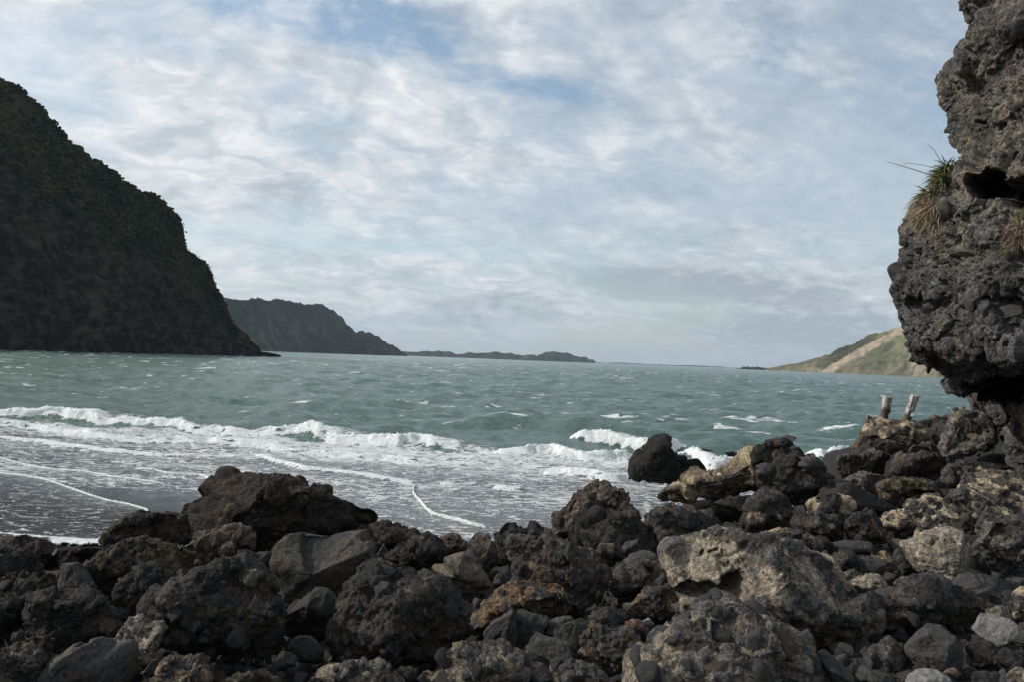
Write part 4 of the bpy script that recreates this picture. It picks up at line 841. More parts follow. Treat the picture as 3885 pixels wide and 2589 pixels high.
 ('H', [(1815,970),(1850,890),(1900,865),(1950,830),(1985,820),(2005,860),(2012,940),(1930,1000)], 's', 'row of black fluted stones before the oblong ochre rock', dict(d=9.0)),
 ('S', [(3110,1860),(3161,1836),(3203,1834),(3260,1849),(3300,1877),(3330,1895),(3393,1919),(3438,1944),(3350,1975),(3240,1973),(3180,1955),(3120,1920)], 's', 'long low black rock in shade behind the oblong ochre rock', dict(d=10.2)),
 ('K', [(-20,1080),(0,980),(80,940),(230,920),(300,930),(450,930),(600,960),(650,1050),(600,1230),(400,1330),(200,1330),(60,1280),(0,1180)], 'M', 'dark stony boulder above the mauve rock, right of the gap of surf', dict(d=14, n_stones=14, s_px=28)),
 ('K', [(60,1340),(100,1290),(300,1190),(560,1230),(640,1300),(600,1480),(480,1540),(300,1440),(150,1420)], 'M', 'smooth mauve brown rock face below the dark stony boulder at right', dict(d=12.8, tint=((.11,.09,.08),-.3))),
 ('K', [(330,680),(380,530),(400,440),(480,445),(620,475),(700,515),(800,530),(950,560),(1080,600),(1175,670),(1170,770),(1150,830),(1000,850),(800,850),(600,780),(450,740),(350,700)], 'T', 'tan capped boulder in front of the two weathered posts', dict(d=16.5, n_stones=10, s_px=18, planes=[(-.15,-1,.45,.55)], tint=((.13,.105,.08),.2))),
 ('K', [(225,920),(260,750),(275,640),(330,600),(370,680),(440,730),(540,800),(620,900),(450,980),(300,970)], 'M', 'reddish brown rock wall under the left end of the tan capped boulder', dict(d=16.8, tint=((.13,.085,.06),-.2))),
 ('K', [(360,830),(500,760),(700,800),(840,820),(880,900),(760,980),(600,950),(490,890)], 'M', 'dark ledge rock beneath the tan capped boulder', dict(d=15.8)),
 ('K', [(760,545),(900,535),(1200,532),(1480,532),(1500,600),(1450,760),(1350,820),(1250,730),(1150,680),(950,600),(840,560)], 'M', 'flat dark rock shelf on which the weathered posts stand', dict(d=17.6, th=1.3, planes=[(0,-.35,1,.75)], tint=((.06,.052,.048),-.6), name='rock_shelf')),
 ('K', [(1205,515),(1220,485),(1350,467),(1500,475),(1540,520),(1300,530)], 'O', 'thin tan slab lying on the flat dark rock shelf', dict(d=19.5)),
 ('K', [(1150,690),(1250,690),(1360,780),(1320,850),(1180,850)], 's', 'black block standing for the shadow at the right end of the tan capped boulder', dict(d=16.2)),  # patch of shadow built as a block in a black colour
 ('K', [(1310,860),(1350,750),(1400,650),(1450,530),(1500,470),(1600,405),(1750,385),(1850,480),(1900,600),(1965,700),(1980,810),(1940,890),(1800,890),(1650,1000),(1550,1010),(1430,1070),(1340,1000)], 'g', 'large grey tan block leaning against the foot of the cliff', dict(d=13.6, n_stones=18, s_px=22, planes=[(-.45,-1,.25,.55),(0,-1,-.9,.75)], facets=0)),
 ('K', [(770,910),(850,850),(1000,810),(1200,820),(1330,870),(1430,1060),(1430,1120),(1350,1080),(1200,980),(1050,950),(900,970),(780,1020)], 'M', 'crumbly grey bank between the tan capped boulder and the leaning block', dict(d=14.8, n_stones=10, s_px=20)),
 ('K', [(620,1200),(650,1060),(760,980),(930,938),(1100,930),(1250,970),(1425,1090),(1370,1200),(1200,1290),(900,1270),(700,1250)], 'M', 'block with a black shaded face and brown left edge, right middle', dict(d=13.2, planes=[(.25,-1,-.3,.5)], facets=1, tint=((.05,.04,.033),.0))),
 ('K', [(1290,1340),(1340,1200),(1420,1090),(1550,1060),(1700,1080),(1800,1110),(1720,1180),(1640,1260),(1560,1380),(1480,1400),(1380,1380)], 'M', 'crumbly brown grey rock left of the tan slope at right edge', dict(d=12.4, n_stones=8, s_px=22)),
 ('L', [(530,140),(600,80),(720,45),(850,60),(1000,60),(1150,100),(1240,170),(1330,270),(1390,320),(1100,400),(850,440),(700,410),(550,330)], 'y', 'brown boulder with ochre left face and a dark hollow under it, right', dict(d=11.2, n_stones=12, s_px=32, pits=((3490,1884,70,26,.5),), planes=[(-.4,-1,.1,.6)], tint=((.22,.165,.09),.1))),
 ('S', [(3635,1900),(3643,1840),(3655,1805),(3691,1782),(3750,1780),(3810,1792),(3960,1800),(3990,1980),(3850,2000),(3780,1960),(3730,1920),(3660,1915)], 'T', 'tan bank full of dark cobbles under the cliff at right edge', dict(d=10.8, n_stones=30, s_px=34, planes=[(-.3,-1,.5,.6)])),
 ('L', [(485,680),(560,590),(640,510),(850,460),(930,370),(1080,310),(1180,300),(1280,310),(1400,350),(1500,500),(1480,640),(1300,740),(1000,790),(700,790),(560,740)], 'T', 'broad tan ledge rock dotted with dark pebbles, right middle', dict(d=8.6, n_stones=30, s_px=30, planes=[(-.2,-1,.7,.55),(0,-1,-1,.7)])),
 ('L', [(1320,350),(1450,270),(1580,240),(1700,290),(1900,330),(2000,380),(2100,470),(2050,560),(1900,680),(1740,780),(1600,760),(1480,620),(1380,460)], 'T', 'tan rock with a dark crusted right end, below the cobble bank', dict(d=9.0, n_stones=22, s_px=30, planes=[(-.1,-1,.6,.6)], tint=((.075,.07,.068),.25))),
 ('L', [(960,840),(1000,740),(1100,560),(1250,540),(1400,520),(1490,600),(1500,700),(1350,760),(1150,840),(1030,900)], 'T', 'pale yellow tan knob just behind the round tan boulder', dict(d=7.9, n_stones=8, s_px=34)),
 ('L', [(800,940),(860,890),(1000,860),(1100,800),(1220,760),(1350,700),(1480,690),(1600,750),(1700,850),(1790,960),(1810,1060),(1760,1200),(1660,1320),(1500,1350),(1300,1365),(1150,1340),(1020,1260),(940,1160),(870,1040)], 'G', 'round granular tan boulder with a sharp vertical shadow edge', dict(d=6.9, th=1.0, facets=0, planes=[(-.62,-1,.35,.50),(1,-.75,-.05,.45),(-.1,-.6,1,.8)])),
 ('L', [(1780,890),(1850,780),(1920,640),(2000,580),(2200,520),(2450,560),(2480,950),(2400,1040),(2200,1150),(2000,1180),(1890,1130),(1870,980)], 'B', 'grey knobbly conglomerate at the right edge beside the round tan boulder', dict(d=7.6, n_stones=22, s_px=36, tint=((.12,.105,.09),.1))),
 ('L', [(1730,740),(1780,670),(1880,648),(1925,690),(1900,800),(1780,830)], 'W', 'small brown bowl shaped rock behind the round tan boulder', dict(d=8.4)),
 ('L', [(90,650),(130,560),(250,475),(380,500),(450,580),(540,700),(565,880),(400,910),(120,880)], 'B', 'squarish crusted brown rock above the flat grey bar', dict(d=8.3, n_stones=10, s_px=20)),
 ('I', [(1080,260),(1200,220),(1300,180),(1480,155),(1560,220),(1615,300),(1610,410),(1450,440),(1300,400),(1160,350)], 'B', 'lumpy dark rock left of the squarish crusted rock', dict(d=8.5, n_stones=12, s_px=22)),
 ('I', [(1140,410),(1250,370),(1400,430),(1460,510),(1360,590),(1250,570),(1170,490)], 'O', 'crumbly brown rock at the upper right slope of the large tan boulder', dict(d=7.6)),
 ('I', [(1425,560),(1450,460),(1550,440),(1750,440),(1900,450),(1960,485),(1940,560),(1700,570),(1550,580)], 'S', 'long flat grey bar of rock lying level at right', dict(d=7.6, planes=[(0,-.3,1,.8)], facets=2)),
 ('I', [(1390,620),(1480,560),(1640,548),(1735,640),(1750,730),(1660,765),(1540,760),(1440,690)], 'B', 'brown and grey rock below the left end of the flat bar', dict(d=7.0)),
 ('I', [(1730,650),(1770,598),(1920,598),(2015,670),(2040,710),(1990,820),(1800,810),(1730,730)], 'S', 'smooth topped grey block below the right end of the flat bar', dict(d=6.9, planes=[(0,-.7,1,.65)])),
 ('I', [(1835,565),(1900,540),(1990,558),(2080,610),(2145,660),(2110,730),(2020,720),(1950,650),(1860,600)], 'Y', 'small mustard coloured slanting stone left of the round tan boulder', dict(d=7.1)),
 ('I', [(2075,590),(2110,520),(2150,515),(2200,590),(2260,660),(2310,760),(2220,850),(2130,810),(2140,700),(2095,650)], 'S', 'smooth elongated grey rock tucked behind the round tan boulder', dict(d=7.3)),
 ('I', [(1345,580),(1370,530),(1410,525),(1435,590),(1400,625)], 'S', 'small round dark cobble at the left tip of the flat grey bar', dict(d=7.2)),
 ('I', [(1635,890),(1680,830),(1760,790),(1860,765),(1920,770),(1990,860),(2090,910),(2020,980),(1850,970),(1720,940)], 'G', 'bright peach tan angular rock below the mustard stone', dict(d=6.3, facets=6)),
 ('M', [(270,360),(290,230),(330,180),(480,180),(640,150),(850,150),(960,60),(1100,38),(1250,60),(1320,130),(1500,170),(1600,230),(1800,230),(1925,290),(1925,400),(1850,520),(1780,680),(1600,750),(1480,780),(1300,700),(1000,670),(700,670),(500,670),(350,520)], 'B', 'wide boulder of cemented dark blocks, lower right', dict(d=5.6, n_stones=52, s_px=66, planes=[(.3,-1,-.25,.6)])),
 ('M', [(1425,125),(1500,60),(1600,0),(1700,-25),(1900,0),(2060,40),(2100,130),(2020,210),(2010,390),(1930,400),(1900,290),(1800,240),(1650,170),(1550,160)], 'S', 'grey smooth capped boulder below the round tan boulder', dict(d=6.0, planes=[(-.6,-.6,.9,.6)], facets=4)),
 ('M', [(1285,100),(1320,30),(1400,-5),(1480,25),(1510,75),(1440,150),(1340,135)], 'T', 'small tan lump between round tan boulder and grey capped boulder', dict(d=6.2)),
 ('M', [(700,90),(780,50),(850,33),(960,100),(920,170),(760,160)], 'g', 'flat tan grey stone behind the boulder of dark blocks', dict(d=6.1)),
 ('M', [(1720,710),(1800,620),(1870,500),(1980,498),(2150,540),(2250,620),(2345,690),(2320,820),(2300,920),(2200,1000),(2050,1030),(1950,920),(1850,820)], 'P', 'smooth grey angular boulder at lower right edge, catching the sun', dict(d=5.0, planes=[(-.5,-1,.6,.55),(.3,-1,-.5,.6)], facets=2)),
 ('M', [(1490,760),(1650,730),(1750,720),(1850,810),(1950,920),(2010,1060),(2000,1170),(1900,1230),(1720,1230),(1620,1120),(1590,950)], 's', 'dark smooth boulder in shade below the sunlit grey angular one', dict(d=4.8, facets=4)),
 ('M', [(860,960),(960,830),(1100,720),(1160,678),(1330,673),(1450,740),(1570,850),(1625,1000),(1610,1160),(1560,1240),(1400,1250),(1200,1180),(1000,1100),(870,1040)], 'S', 'big faceted grey boulder with one pale patch, lower right', dict(d=4.5, planes=[(-.8,-1,.15,.5),(.7,-1,.0,.55),(0,-.8,1,.75)], facets=1)),
 ('M', [(370,970),(500,860),(600,812),(700,820),(765,900),(865,1000),(905,1080),(890,1200),(750,1190),(550,1090)], 'O', 'brown conglomerate wedge left of the big faceted grey boulder', dict(d=4.6, n_stones=8, s_px=28)),
 ('M', [(240,1380),(280,1180),(340,1163),(480,1210),(620,1260),(780,1290),(830,1340),(820,1460),(240,1460)], 'S', 'grey slab with pale top edge at the bottom, right of centre', dict(d=3.9, planes=[(-.1,-.8,1,.6)])),
 ('M', [(850,1380),(900,1280),(1000,1220),(1150,1198),(1280,1220),(1400,1290),(1460,1370),(1420,1460),(880,1460)], 'P', 'smooth pale speckled dome at the bottom edge, right', dict(d=3.8, facets=0)),
 ('M', [(1320,1250),(1400,1180),(1480,1163),(1555,1220),(1490,1300),(1390,1300)], 'W', 'small brown cobble beside the pale speckled dome', dict(d=4.2)),
 ('M', [(1690,1270),(1740,1200),(1880,1220),(2030,1240),(2090,1310),(2000,1390),(1720,1370)], 'S', 'flat grey rock at the bottom edge, right of the pale dome', dict(d=4.0)),
 ('M', [(2130,1260),(2180,1180),(2260,1158),(2353,1200),(2440,1310),(2430,1460),(2160,1440)], 'G', 'pale tan pitted rock in the bottom right corner', dict(d=3.8)),
 ('M', [(2190,370),(2225,200),(2300,150),(2480,130),(2500,640),(2300,600),(2200,580),(2170,460)], 'T', 'tan conglomerate at the right edge above the sunlit grey boulder', dict(d=5.6, n_stones=10, s_px=36)),
 ('M', [(1870,470),(1930,400),(2050,398),(2180,430),(2200,540),(2100,550),(1950,520)], 'G', 'pale tan crust stone behind the sunlit grey angular boulder', dict(d=5.5)),
 ('M', [(1970,1060),(2100,1010),(2353,1000),(2460,1100),(2330,1220),(2100,1220),(2020,1150)], 'D', 'dark rough rock at right edge above the pitted corner rock', dict(d=4.5, n_stones=6, s_px=30)),
 ('M', [(2270,830),(2340,740),(2450,720),(2460,940),(2330,950)], 'B', 'small knobbly rock cut by the right edge, low down', dict(d=4.9)),
 ('J', [(1310,830),(1340,770),(1400,748),(1480,820),(1600,920),(1710,1040),(1740,1160),(1500,1170),(1420,1030)], 'S', 'diagonal grey slab at the bottom between two big boulders', dict(d=4.0, planes=[(.5,-.8,.9,.55)], facets=2)),
 ('S', [(2565,2136),(2577,2111),(2623,2088),(2677,2050),(2726,2015),(2761,2000),(2799,1998),(2845,2009),(2898,2021),(2944,2034),(3021,2053),(3059,2073),(3097,2103),(3155,2134),(3193,2172),(3231,2218),(3266,2262),(3275,2290),(3289,2323),(3294,2373),(3289,2440),(3212,2484),(3174,2500),(3116,2469),(3040,2439),(2983,2393),(2925,2354),(2850,2330),(2760,2330),(2680,2350),(2620,2345),(2590,2310),(2575,2200)], 'g', 'largest tan boulder, right of centre, with a smooth hollowed left face', dict(d=5.5, th=.85, facets=0, face=(2690,2115,125,85,(.27,.23,.175)), pits=((2791,2222,62,62,.28),(2655,2245,95,38,.22),(2665,2103,9,13,.07),(2697,2096,12,7,.06),(2716,2090,13,8,.07),(2764,2140,7,16,.06)), n_stones=40, s_px=24, planes=[(-.85,-1,.75,.60),(.55,-1,.75,.66),(-.5,-1,-.75,.70),(.5,-.9,-.5,.75)], tint=((.25,.212,.162),.3))),
 ('S', [(2350,2640),(2355,2589),(2372,2530),(2415,2475),(2469,2433),(2505,2403),(2566,2366),(2626,2342),(2675,2306),(2748,2286),(2808,2270),(2868,2304),(2925,2331),(2967,2365),(3002,2403),(3040,2449),(3067,2480),(3097,2518),(3136,2545),(3161,2589),(3161,2690),(2350,2690)], 'g', 'big cobble studded conglomerate at the bottom edge, right of centre', dict(d=3.9, th=.8, n_stones=64, s_px=100, planes=[(-.25,-1,.8,.6),(.8,-1,.4,.7)], facets=0, tint=((.17,.13,.10),.3))),
 ('G', [(680,1080),(750,980),(830,880),(960,850),(1060,870),(1150,920),(1200,980),(1290,1000),(1330,1080),(1300,1180),(700,1180)], 'g', 'small tan grey conglomerate at the bottom edge below the slab cluster', dict(d=4.0, n_stones=14, s_px=40)),
 ('I', [(780,370),(900,320),(1050,308),(1150,350),(1160,420),(1050,450),(900,410)], 'Y', 'low mustard crust behind the crest of the largest tan boulder', dict(d=7.6)),
 ('I', [(1055,345),(1090,318),(1140,335),(1155,390),(1110,415),(1065,395)], 'S', 'small grey block on the low mustard crust', dict(d=7.5, ground=False)),
 ('I', [(1540,750),(1700,735),(1765,775),(1680,860),(1600,840)], 'g', 'small tan crumbly stone above the peach tan rock', dict(d=6.6)),
 ('K', [(1620,200),(1640,150),(1700,115),(1850,105),(2000,145),(2150,250),(2320,430),(2280,600),(2150,780),(2050,800),(1980,700),(1880,560),(1780,420),(1700,320)], 'g', 'grey conglomerate buttress rising under the overhanging cliff', dict(d=14.0, n_stones=22, s_px=24, planes=[(-.6,-1,.2,.6)], facets=0, tint=((.09,.083,.08),-.2))),
 ('K', [(2080,820),(2200,640),(2300,470),(2500,400),(2600,800),(2550,1250),(2300,1250),(2220,1100),(2190,960),(2130,880)], 'g', 'tall grey buttress at the right edge behind the dark cleft', dict(d=12.8, n_stones=14, s_px=26, tint=((.08,.075,.072),-.2))),
 ('K', [(1700,1150),(1760,1080),(1900,1070),(2050,1110),(2250,1150),(2300,1230),(2100,1260),(1850,1220)], 'D', 'dark rubble rock in the cleft mouth below the leaning block', dict(d=12.6)),
]
for tag, pts, sty, label, op in ROCKS: boulder(tag, pts, sty, label, **op)
CLIFF_HERE = 1
# ---------------------------------------------------------------- overhanging cliff at the right
CL = np.array([(370,-400),(372,0),(390,40),(415,75),(425,100),(410,150),(370,195),(330,240),(315,290),(320,340),(335,390),(350,430),(336,460),(345,500),(342,560),(350,610),(345,640),(325,690),(300,740),(290,790),(270,840),(180,885),(158,930),(165,960),(150,1010),(165,1060),(158,1100),(127,1120),(118,1150),(113,1200),(140,1230),(130,1290),(150,1350),(142,1380),(180,1410),(260,1430),(310,1450),(340,1480),(350,1530),(362,1548),(430,1560),(560,1600),(600,1660),(640,1800),(640,1960)], float)
CL = CL / 1.045; CL[:, 0] += 3297
CD = 13.0
def cliff():
    v = np.concatenate([np.linspace(-700, 0, 60), np.linspace(4, 1560, 430), np.linspace(1565, 1875, 50)])
    us = np.interp(v, CL[:, 1], CL[:, 0]); us = np.where(v < 0, us + v * -.12, us)
    phi = np.radians(np.concatenate([np.linspace(-150, -62, 90)[:-1], np.linspace(-62, 12, 300), np.linspace(12, 100, 50)[1:]]))
    nr, nc = len(v), len(phi)
    S = at(us, v, CD)
    vr = ray(3500, 1430); e_d = np.array([vr[0], vr[1], 0]); e_d /= np.linalg.norm(e_d); e_r = np.array([e_d[1], -e_d[0], 0])
    Rx, Ry = 2.9, 2.7
    cx = 1 - np.cos(phi); sy = np.sin(phi)
    V = S[:, None] + e_r * (Rx * cx)[None, :, None] + e_d * (Ry * sy)[None, :, None]
    V = V.reshape(-1, 3); Fc = grid_faces(nr, nc); N = vnormals(V, Fc)
    if ((V - (V.mean(0))) * N).sum() < 0: N = -N; Fc = Fc[:, ::-1]
    # smooth the normals so relief stays continuous
    U_, V_ = project(V)
    n1 = fbm(V * .9, 4, .55); n2 = fbm(V * 3.1, 4, .6); disp = .13 * n1 + .06 * n2 + .035 * (fbm(V * 9, 3, .6, True) - .4) - .22 * sstep(.06, .0, np.abs(fbm(V * np.array([.55, .55, .28]) + 8, 3, .5))) * sstep(1100, 800, V_) + .10 * fbm(V * .45 + 3, 2, .5, True)
    dm = disp[(U_ > 3350) & (U_ < 3885) & (V_ > 0) & (V_ < 1500)].mean(); disp = disp - dm - .03; cav = np.zeros(len(V))
    def hole(cu, cv, ru, rv, dep, ang=0):
        a, b = U_ - cu, V_ - cv; ca, sa = math.cos(ang), math.sin(ang)
        r = np.hypot((a * ca + b * sa) / ru, (-a * sa + b * ca) / rv) + .30 * n2 + .30 * n1
        return -dep * sstep(1.0, .72, r)
    cav += hole(3752, 700, 84, 76, 1.6) + hole(3868, 735, 78, 50, 1.5) + hole(3620, 810, 28, 24, .5) + hole(3870, 175, 26, 36, .4) + hole(3850, 1475, 200, 60, 1.9)
    disp += hole(3700, 465, 16, 16, .25) + hole(3505, 1165, 34, 62, .3) + hole(3750, 1125, 25, 20, .25)
    rk = np.random.default_rng(77); kk_ = rk.choice(np.where((U_ > 3300) & (U_ < 3990) & (V_ < 1560))[0], 70); Vw_ = V + np.stack([fbm(V * 1.6 + a_, 2) for a_ in (0, 13, 29)], 1) * .12
    ix = np.zeros(len(V), int); best = np.full(len(V), 1e9)
    for j_, q_ in enumerate(V[kk_]):
        d_ = ((Vw_ - q_) ** 2).sum(1); m_ = d_ < best; best[m_] = d_[m_]; ix[m_] = j_
    disp += np.clip(rk.normal(0, .045, 70)[ix] + ((V - V[kk_][ix]) * rk.normal(0, .13, (70, 3))[ix]).sum(1), -.14, .09) * (best < 2)
    dens = sstep(880, 1120, V_); r = np.random.default_rng(5)
    vis = np.where((U_ < 3960) & (U_ > 3300) & (V_ > -30) & (V_ < 1540) & (np.tile(phi, nr) < .15) & (np.tile(phi, nr) > -1.1))[0]
    w = .35 + dens[vis]; w /= w.sum()
    ci = r.choice(vis, 1400, p=w); cr_ = .050 * np.exp(r.normal(0, .4, 1400)) * (.8 + .5 * dens[ci]); tone = r.uniform(-1, 1, 1400)
    h = np.zeros(len(V)); ct = np.zeros(len(V))
    Vw = V + np.stack([fbm(V * 12 + a, 2) for a in (0, 31, 57)], 1) * .02
    order = np.argsort(V[:, 2]); zs = V[order, 2]
    for i, cr1, tn in zip(ci, cr_, tone):
        z0 = V[i, 2]; a, b = np.searchsorted(zs, [z0 - cr1 * 1.2, z0 + cr1 * 1.2]); k = order[a:b]
        dd = ((Vw[k] - V[i]) ** 2).sum(1) / cr1 ** 2; hh = np.where(dd < 1, np.sqrt(np.clip(1 - dd, 0, 1)), 0) * cr1
        up = hh > h[k]; h[k[up]] = hh[up]; ct[k[up]] = tn
    V = V + N * (disp + .6 * h)[:, None] - (e_d * .95 + e_r * .25 + np.array([0, 0, .12]))[None] * cav[:, None]
    mask = sstep(0, .012, h)
    pt = sstep(-.3, .5, fbm(V * .8 + 4, 4)); base = mixc((.088, .080, .073), (.145, .128, .108), pt * sstep(1000, 600, V_) + .25 * pt)
    och = sstep(.1, .4, fbm(V * .7 + 21, 4)) * sstep(750, 500, V_) + sstep(.2, .45, fbm(V * 1.4 + 2, 3)) * .7
    base = mixc((0, 0, 0), (1, 1, 1), 0 * och) + base * (1 - .6 * np.clip(och, 0, 1))[:, None] + np.array((.19, .158, .118)) * .6 * np.clip(och, 0, 1)[:, None]
    cc = np.array((.085, .082, .080))[None] * (1 + .4 * ct)[:, None]
    C = base * (1 - mask[:, None]) + cc * mask[:, None]; C = C * (1 + .3 * fbm(V * 14, 3))[:, None]
    o = obj('cliff', mk_mesh('cliff', V, Fc, M_CLIFF, colors=np.clip(C, .01, .5)), kind='thing', label='dark overhanging conglomerate cliff rising out of the frame at the right', category='cliff')
    N2 = vnormals(V, Fc)
    if (N2 * N).sum() < 0: N2 = -N2
    R_ = random.Random(4); pts_ = []
    cand = vis[(V_[vis] < 1470) & (disp[vis] > -.35) & (cav[vis] > -.15)]; w = .10 + sstep(950, 1150, V_[cand]) * 1.2; w /= w.sum()
    idx = r.choice(cand, 9000, p=w)
    for i in idx:
        if len(pts_) >= 285: break
        low = V_[i] > 950; rs = (.080 if low else .055) * float(np.exp(r.normal(0, .38)))
        if any(np.linalg.norm(V[i] - q) < (rs + s) * .82 for q, s in pts_): continue
        n = N2[i] + r.normal(0, .2, 3); n /= np.linalg.norm(n); pts_.append((V[i], rs)); add_stone(o, V[i], n, rs, sink=.35, R=R_)
    for (uu, vv, rs) in ((3400,1078,.16),(3398,1120,.15),(3560,820,.22),(3745,1130,.20),(3690,1160,.17),(3820,1120,.18),(3620,905,.18),(3440,905,.12),(3860,120,.13),(3845,95,.10),(3800,490,.11),(3855,580,.12),(3865,400,.12)):
        k = int(np.argmin((project(V)[0] - uu) ** 2 + (project(V)[1] - vv) ** 2 + np.where((np.tile(phi, nr) > .3) | (np.tile(phi, nr) < -1.2), 1e9, 0)))
        add_stone(o, V[k], N2[k], rs, sink=.25, R=R_)
    return o, V, N2, phi, nr
CLIFF, CV3, CN3, cphi, cnr = cliff()
def cliff_point(uu, vv):
    a, b = project(CV3); k = int(np.argmin((a - uu) ** 2 + (b - vv) ** 2 + np.where((np.tile(cphi, cnr) > .4) | (np.tile(cphi, cnr) < -1.2), 1e9, 0)))
    return CV3[k], CN3[k]
# ---------------------------------------------------------------- plants on the cliff
def leaf_mat(name, a, b, c):
    m, g = mat_new(name); n = g.n('ShaderNodeAttribute', attribute_name='Col').outputs['Color']
    principled(g, **{'Base Color': n, 'Roughness': .6, 'Specular IOR Level': .3}); return m
M_LEAF = leaf_mat('plant_blades', 0, 0, 0)
def blades(root, dirs, lens, wid, droop, cols, seed):
    r = np.random.default_rng(seed); Vs, Fs, Cs = [], [], []; k = 0; ns = 5
    for i in range(len(root)):
        d = dirs[i] / np.linalg.norm(dirs[i]); s = np.cross(d, r.normal(size=3)); s /= np.linalg.norm(s)
        for j in range(ns + 1):
            t = j / ns; p = root[i] + d * lens[i] * t + np.array([0, 0, -1]) * droop[i] * lens[i] * t * t; w = wid[i] * (1 - t ** 1.6) * (.6 + .8 * min(t * 3, 1) * .5)
            Vs += [p - s * w, p + s * w]; Cs += [cols[i] * (.9 + .25 * t)] * 2
        for j in range(ns): a = k + 2 * j; Fs.append((a, a + 1, a + 3, a + 2))
        k += 2 * (ns + 1)
    return np.array(Vs), np.array(Fs), np.array(Cs)
def tuft(name, cu, cv, su, sv, n, ln, wid, base_dir, spread, col_a, col_b, droop, seed, label, cat):
    r = np.random.default_rng(seed); P, N = [], []
    for _ in range(46):
        p, q = cliff_point(cu + r.normal(0, su), cv + r.normal(0, sv)); P.append(p); N.append(q)
    P = np.array(P); i = r.integers(0, len(P), n); root = P[i] + r.normal(0, .03, (n, 3))
    dirs = np.array(base_dir)[None] + r.normal(0, spread, (n, 3)); f = r.uniform(0, 1, n)
    V, Fc, C = blades(root, dirs, ln * r.uniform(.5, 1.1, n), np.full(n, wid) * r.uniform(.7, 1.3, n), droop * r.uniform(.5, 1.5, n), mixc(col_a, col_b, f), seed)
    o = P.mean(0); e = obj(name, None, loc=tuple(o), label=label, category=cat)
    obj('leaves', mk_mesh('leaves', V - o, Fc, M_LEAF, colors=C), parent=e, kind='stuff')
    return e
LEFT = -RT
tuft('flax_plant', 3530, 660, 40, 34, 420, .36, .014, LEFT * .6 + np.array([0, -.15, .2]), .65, (.060, .075, .025), (.20, .19, .085), .5, 11, 'green spiky flax clump hanging on the cliff edge', 'plant')
tuft('dry_grass_tuft', 3515, 760, 34, 44, 1300, .30, .007, LEFT * .6 + np.array([0, -.2, -.1]), .45, (.30, .24, .16), (.20, .15, .10), .6, 12, 'dry straw coloured grass beard below the flax on the cliff edge', 'grass')
tuft('dry_grass_tuft', 3862, 880, 26, 30, 700, .20, .006, LEFT * .4 + np.array([0, -.5, .25]), .42, (.26, .20, .14), (.17, .12, .085), .5, 13, 'dry reddish grass tuft at the right edge below the cave', 'grass')
tuft('flax_plant', 3872, 835, 18, 10, 50, .20, .009, LEFT * .3 + np.array([0, -.4, .8]), .4, (.09, .11, .035), (.16, .17, .06), .2, 14, 'small green sprout above the dry tuft at the right edge', 'plant')
tuft('dry_grass_tuft', 3790, 965, 40, 10, 120, .16, .006, LEFT * .3 + np.array([0, -.6, .4]), .5, (.16, .17, .06), (.22, .18, .10), .2, 15, 'short sparse green and tan grass on the bare middle of the cliff', 'grass')
def twig(p, pts, rad, label):
    q = np.array([at(u, v, CD - .2 + .15 * k) for k, (u, v) in enumerate(pts)])
    V = []; Fq = []
    for i, a in enumerate(q):
        w = rad * (1 - .7 * i / len(q)); V += [a + w * np.array([math.cos(t), 0, math.sin(t)]) for t in np.linspace(0, 2 * math.pi, 6)[:-1]]
        if i: Fq += [[5 * (i - 1) + j, 5 * (i - 1) + (j + 1) % 5, 5 * i + (j + 1) % 5, 5 * i + j] for j in range(5)]
    cu_ = mk_mesh('bare_twig', np.array(V), np.array(Fq), None)
    m = bpy.data.materials.get('twig_bark') or mat_new('twig_bark')[0]
    if not m.node_tree.nodes: principled(NT(m.node_tree), **{'Base Color': (.09, .075, .06, 1), 'Roughness': .9})
    cu_.materials.append(m); obj('bare_twig', cu_, label=label, category='twig')
twig(0, [(3600, 645), (3568, 608), (3545, 570), (3518, 545)], .009, 'thin bare twig pointing up from the flax clump')
twig(0, [(3520, 660), (3460, 640), (3410, 625), (3364, 612)], .009, 'long bare twig reaching left from the flax clump')
twig(0, [(3560, 640), (3500, 625), (3450, 618), (3430, 620)], .006, 'short bare twig above the long one on the flax clump')
